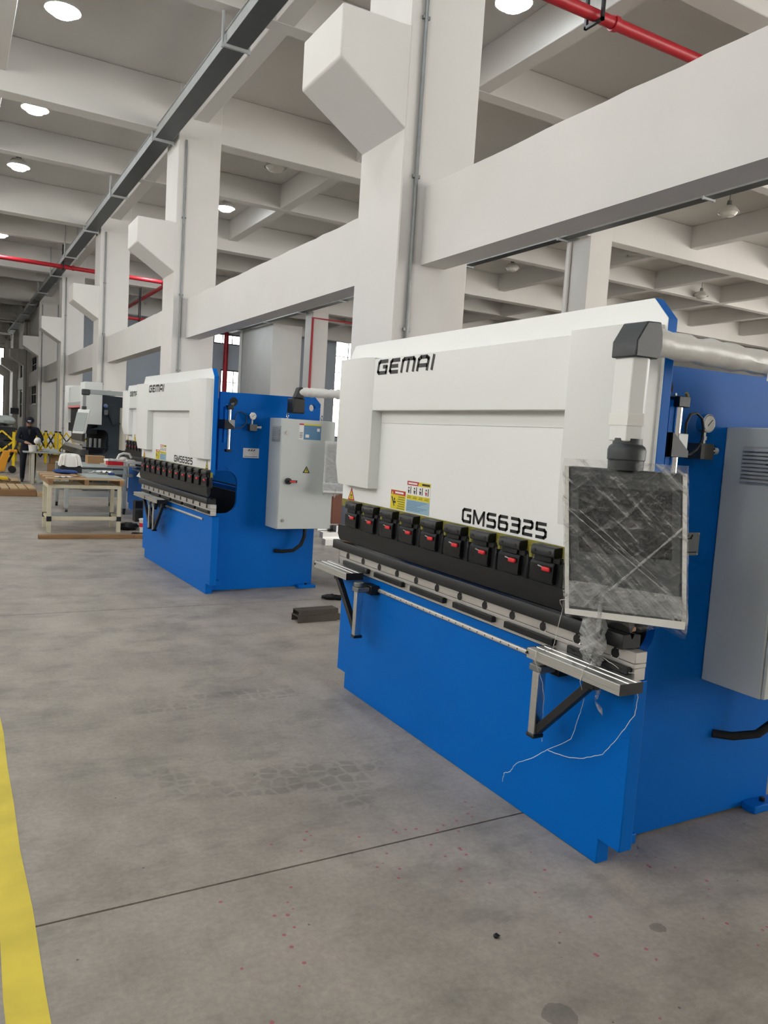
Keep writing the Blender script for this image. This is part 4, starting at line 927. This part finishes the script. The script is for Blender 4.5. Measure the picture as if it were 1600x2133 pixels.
def worker():
    t = thing('person', 'person in dark work clothes and navy cap bending over the bench', 'person', (1.70, 20.92, 0))
    J = {}; V = []; Ed = []; Rr = []
    def v(n, p, r): J[n] = len(V); V.append(p); Rr.append(r); return n
    def e(a, b): Ed.append((J[a], J[b]))
    v('pel',(0,0,.88),(.16,.12)); v('sp',(0,-.05,1.03),(.155,.115)); v('ch',(0,-.12,1.2),(.175,.125)); v('nk0',(0,-.19,1.325),(.085,.075)); v('nk',(0,-.225,1.38),(.055,.055)); v('hd0',(0,-.265,1.415),(.068,.07)); v('hd',(0,-.285,1.475),(.076,.088)); v('hd1',(0,-.275,1.53),(.06,.07))
    for a, b in (('pel','sp'),('sp','ch'),('ch','nk0'),('nk0','nk'),('nk','hd0'),('hd0','hd'),('hd','hd1')): e(a, b)
    for s, n in ((-1,'L'),(1,'R')):
        v('hip'+n,(s*.1,.01,.82),(.105,.105)); v('kn'+n,(s*.115,-.03,.47),(.072,.075)); v('an'+n,(s*.12,.04,.1),(.052,.056)); v('he'+n,(s*.12,.03,.05),(.042,.045)); v('to'+n,(s*.135,-.15,.035),(.045,.032))
        for a, b in (('pel','hip'+n),('hip'+n,'kn'+n),('kn'+n,'an'+n),('an'+n,'he'+n),('he'+n,'to'+n)): e(a, b)
        el = (-.27,-.2,1.03) if s < 0 else (.29,-.22,1.05); wr = (-.10,-.47,.985) if s < 0 else (.20,-.5,1.035)
        v('sh'+n,(s*.185,-.155,1.27),(.085,.085)); v('el'+n,el,(.058,.058)); v('wr'+n,wr,(.034,.034))
        hd = Vector((.07,-.07,-.02)) if s < 0 else Vector((-.04,-.09,-.03)); p0 = Vector(wr)+hd
        v('pa'+n,tuple(p0),(.036,.024))
        for a, b in (('ch','sh'+n),('sh'+n,'el'+n),('el'+n,'wr'+n),('wr'+n,'pa'+n)): e(a, b)
        d = hd.normalized(); sd = d.cross(Vector((0,0,1))).normalized()
        for k in range(4):
            off = sd*((k-1.5)*.019); L_ = (.036,.042,.04,.032)[k]
            v(f'f{n}{k}a', tuple(p0+d*.03+off), (.0095,.0095)); v(f'f{n}{k}b', tuple(p0+d*(.03+L_)+off+Vector((0,0,-.012))), (.0088,.0088)); v(f'f{n}{k}c', tuple(p0+d*(.035+L_)+off+Vector((0,0,-.04))), (.008,.008))
            e('pa'+n, f'f{n}{k}a'); e(f'f{n}{k}a', f'f{n}{k}b'); e(f'f{n}{k}b', f'f{n}{k}c')
        th = -sd*(.04*s); v('t'+n+'a', tuple(p0+th*.9+d*.0), (.011,.011)); v('t'+n+'b', tuple(p0+th*1.3+d*.035+Vector((0,0,-.015))), (.0095,.0095)); e('pa'+n,'t'+n+'a'); e('t'+n+'a','t'+n+'b')
    me = bpy.data.meshes.new('tmp_body'); me.from_pydata(V, Ed, []); o = bpy.data.objects.new('tmp_body', me); COL.objects.link(o)
    md = o.modifiers.new('skin', 'SKIN'); md.use_smooth_shade = True
    for i, sv in enumerate(me.skin_vertices[0].data): sv.radius = Rr[i]; sv.use_root = (i == 0)
    sb = o.modifiers.new('sub', 'SUBSURF'); sb.levels = 1; sb.render_levels = 1
    dg = bpy.context.evaluated_depsgraph_get(); dg.update(); ev = o.evaluated_get(dg); m2 = bpy.data.meshes.new_from_object(ev)
    bpy.data.objects.remove(o); m2.name = 'body'
    m2.materials.clear()
    for M in (navy, skin, shoe): m2.materials.append(M)
    for p in m2.polygons:
        c = p.center; p.use_smooth = True
        p.material_index = 1 if (c.z > 1.365 or c.y < -.475) else (2 if c.z < .085 else 0)
    b = bpy.data.objects.new('body', m2); COL.objects.link(b); b.parent = t
    # face details
    f = MB(); f.ball((0,-.375,1.455), (.014,.02,.018), 8, 6); f.ball((-.075,-.275,1.465), (.012,.022,.03), 8, 6); f.ball((.075,-.275,1.465), (.012,.022,.03), 8, 6); f.build('nose_and_ears', skin, b)
    MB().ball((-.03,-.356,1.462), (.008,.006,.004), 8, 5).ball((.03,-.356,1.462), (.008,.006,.004), 8, 5).build('eyes', letter, b)
    MB().ball((0,-.352,1.418), (.024,.008,.005), 10, 5).build('mouth', stkR, b)
    MB().ball((0,-.262,1.49), (.083,.095,.06), 16, 8).build('hair', letter, b)
    cp = MB().lathe([(.0,.098),(.045,.09),(.08,.06),(.098,.015),(.1,-.02)], n=24).build('cap', navy, t); cp.location = (0,-.272,1.505); cp.rotation_euler = (.32,0,0)
    MB().prism([(-.08,-.06),(-.06,-.15),(.0,-.175),(.06,-.15),(.08,-.06)], 'z', -.022, -.012).build('cap_brim', navy, cp); MB().box((-.05,-.103,.012), (.025,-.092,.034)).build('cap_patch', stkW, cp)
    MB().prism([(-.03,1.29),(.03,1.29),(.008,1.16),(-.008,1.16)], 'y', -.28, -.262).build('shirt_front', charcoal, b)
    return t
worker()
mb = MB().lathe([(.0,.13),(.04,.125),(.07,.09),(.078,.04),(.07,0),(.0,0)], n=20); o = mb.build('white_container', pvc); o.location = (1.84,20.33,.99); o.rotation_euler = (.5,.3,0); tag(o, 'white rounded plastic cover held in the hands of the worker', 'plastic cover')

# timber and pallets at the left
t = thing('timber_pallet', 'long timber pallet on the floor in front of the worker at the left edge', 'pallet', (1.0, 17.5, 0))
for yy in (-.5, .0, .5): MB().box((-.75, yy, 0), (.55, yy+.09, .14)).build('bearer', woodM, t, bevel=.004)
for i in range(8): MB().box((-.75+.165*i, -.5, .14), (-.75+.165*i+.14, .6, .165)).build('deck_board', woodL, t, bevel=.003)
box_thing('timber_block', 'pale timber offcut on the end of the floor pallet', 'timber', (1.56, 16.98, 0), (1.70, 17.2, .09), woodL)
t = thing('timber_pallet', 'second timber pallet farther back at the left edge', 'pallet', (.95, 20.0, 0))
for yy in (-.35, .3): MB().box((-.7, yy, 0), (.5, yy+.1, .1)).build('bearer', woodL, t, bevel=.004)
for i in range(6): MB().box((-.7+.2*i, -.4, .1), (-.7+.2*i+.17, .45, .125)).build('deck_board', woodL if i % 2 else woodM, t, bevel=.003)
box_thing('yellow_panel', 'flat yellow panel on the second floor pallet', 'panel', (.7, 19.75, .126), (1.2, 20.3, .17), yellow)
box_thing('steel_offcut', 'thin dark steel offcuts in front of the worker feet', 'steel offcut', (1.2, 19.4, .0), (1.6, 19.6, .03), woodD, rz=.3)
# pallet truck
t = thing('pallet_truck', 'orange yellow hand pallet truck at the left edge behind the pallets', 'pallet truck', (1.25, 24.0, 0))
MB().prism([(-.12,0.05),(.1,.05),(.24,.62),(.08,.62)], 'y', -.2, .2).build('body', orange, t, bevel=.01)
MB().box((-.9,-.26,.04), (.0,-.1,.1)).build('fork', orange, t, bevel=.008); MB().box((-.9,.1,.04), (.0,.26,.1)).build('fork', orange, t, bevel=.008)
for yy in (-.07, .07): MB().cyl((.3,yy-.03,.1), (.3,yy+.03,.1), .1, 16).build('steering_wheel', blackp, t)
MB().tube([(.2,0,.3),(.42,0,.8),(.46,0,1.15)], .03, 8).build('tow_bar', blackp, t); MB().box((.2,-.12,.58), (.42,.12,.66)).build('pump_head', orange, t, bevel=.02)
# expanding barriers
def barrier(label, p, q, posts, h=1.1, dark=False):
    p = Vector(p); q = Vector(q); d = (q-p); L_ = d.length; d.normalize(); t = thing('expanding_barrier', label, 'barrier', p)
    for i in range(posts+1):
        c = d*(L_*i/posts)
        ps = MB().box((c.x-.04, c.y-.04, 0), (c.x+.04, c.y+.04, h)).build('post', yellow, t, bevel=.006)
        MB().box((c.x-.045, c.y-.045, h), (c.x+.045, c.y+.045, h+.05)).build('post_cap', blackp, ps)
    n = posts*2
    for k in range(3):
        z = .22+.3*k
        for i in range(n):
            a = d*(L_*i/n); b = d*(L_*(i+1)/n)
            MB().bar(a+Vector((0,0,z)), b+Vector((0,0,z+.3)), .012, .05, up=(0,0,1)).build('slat', blackp if (i+k) % 2 else yellow, t)
            MB().bar(a+Vector((0,0,z+.3)), b+Vector((0,0,z)), .012, .05, up=(0,0,1)).build('slat', yellow if (i+k) % 2 else blackp, t)
barrier('yellow and black expanding barrier left of the worker', (-.2, 27.0, 0), (1.75, 26.6, 0), 3)
barrier('yellow and black expanding barrier behind the worker, running to the white column', (1.75, 30.5, 0), (3.25, 29.2, 0), 5)
barrier('black lattice barrier in front of the fourth column', (3.35, 29.0, 0), (3.85, 25.9, 0), 2)
# stacked dark boards behind the left barrier
t = thing('board_stack', 'stack of dark panels on low grey trestles behind the left barrier', 'panel stack', (1.0, 29, 0))
for i in range(4): MB().box((-2, -.8, .35+.22*i), (.9, .8, .55+.22*i)).build('panel', dkblue, t, bevel=.01)
for x in (-1.5, .5): MB().box((x, -.7, 0), (x+.15, .7, .35)).build('trestle', greyp, t)
mb = MB()
for i in range(9): mb.ball((-2+.33*i+random.uniform(-.1,.1), random.uniform(-.4,.4), .12), (.28,.3,.14+.05*random.random()), 10, 6)
o = mb.jitter(.015).build('plastic_sheeting', greyp); o.location = (1.0, 29, 1.31); tag(o, 'crumpled grey plastic sheeting heaped on the dark panels', 'sheeting')
box_thing('control_box', 'small grey control box hung in the dim far end of the hall', 'control box', (3.2, 51.72, 1.7), (3.66, 51.88, 2.06), traydark)

# ================================================================== SMALL FLOOR THINGS
def channel(label, c, L_, w, h, rz):
    mb = MB().prism([(-w/2,0),(-w/2+.008,0),(-w/2+.008,h-.01),(w/2-.008,h-.01),(w/2-.008,0),(w/2,0),(w/2,h),(-w/2,h)], 'x', -L_/2, L_/2)
    o = mb.build('steel_channel', woodD, bevel=.002); o.location = c; o.rotation_euler = (0,0,rz); tag(o, label, 'steel channel')
channel('lower rusty steel channel on the floor beside the front press brake', (2.79, 6.0, 0), .40, .14, .06, .02)
channel('upper rusty steel channel stacked on the lower one beside the front press brake', (2.785, 6.0, .06), .38, .12, .045, .05)
mb = MB().ball((0,0,.02), (.15,.05,.022), 14, 7).ball((-.06,.03,.02), (.08,.06,.02), 12, 6).jitter(.009); o = mb.build('oily_rag', black); o.location = (3.33,6.72,0); o.rotation_euler = (0,0,-.4); tag(o, 'oily dark rag on the floor between the two blue machines', 'rag')
mb = MB().ball((0,0,.006), (.012,.009,.007), 8, 5).jitter(.002); o = mb.build('floor_crumb', letter); o.location = (1.576,1.857,0); tag(o, 'small black crumb on the floor in the foreground', 'crumb')
offcut([(2.95,5.9,0),(3.02,5.93,.004),(3.06,6.0,0),(2.98,5.97,.006)], .001, .004, 'torn pale scrap at the end of the rusty channels', card)
for i in range(7):
    zz = [0.0,0.0,0.0,.091,.091,.182,.182][i]; yy = [10.2,10.4,10.6,10.3,10.5,10.35,10.5][i]
    mb = MB().prism([(-.06,0),(.06,0),(.06,.03),(.055,.035),(.055,.06),(.06,.065),(.06,.09),(-.06,.09)], 'x', -1.2, 1.2); o = mb.build('aluminium_profile', alu); o.location = (6.0+.12*(i % 3), yy, zz)
    tag(o, ['nearest aluminium profile in the bottom layer of the stack between the blue machines','middle aluminium profile in the bottom layer of the stack between the blue machines','farthest aluminium profile in the bottom layer of the stack between the blue machines','nearer aluminium profile in the second layer of the stack between the blue machines','farther aluminium profile in the second layer of the stack between the blue machines','nearer aluminium profile on top of the stack between the blue machines','farther aluminium profile on top of the stack between the blue machines'][i], 'profile', 'aluminium profiles stacked on the floor')
box_thing('brown_panel', 'brown board standing behind the aluminium profiles', 'board', (5.4, 11.2, 0), (6.4, 11.26, 1.15), mat('red_brown_board', '7A4A38', .7))
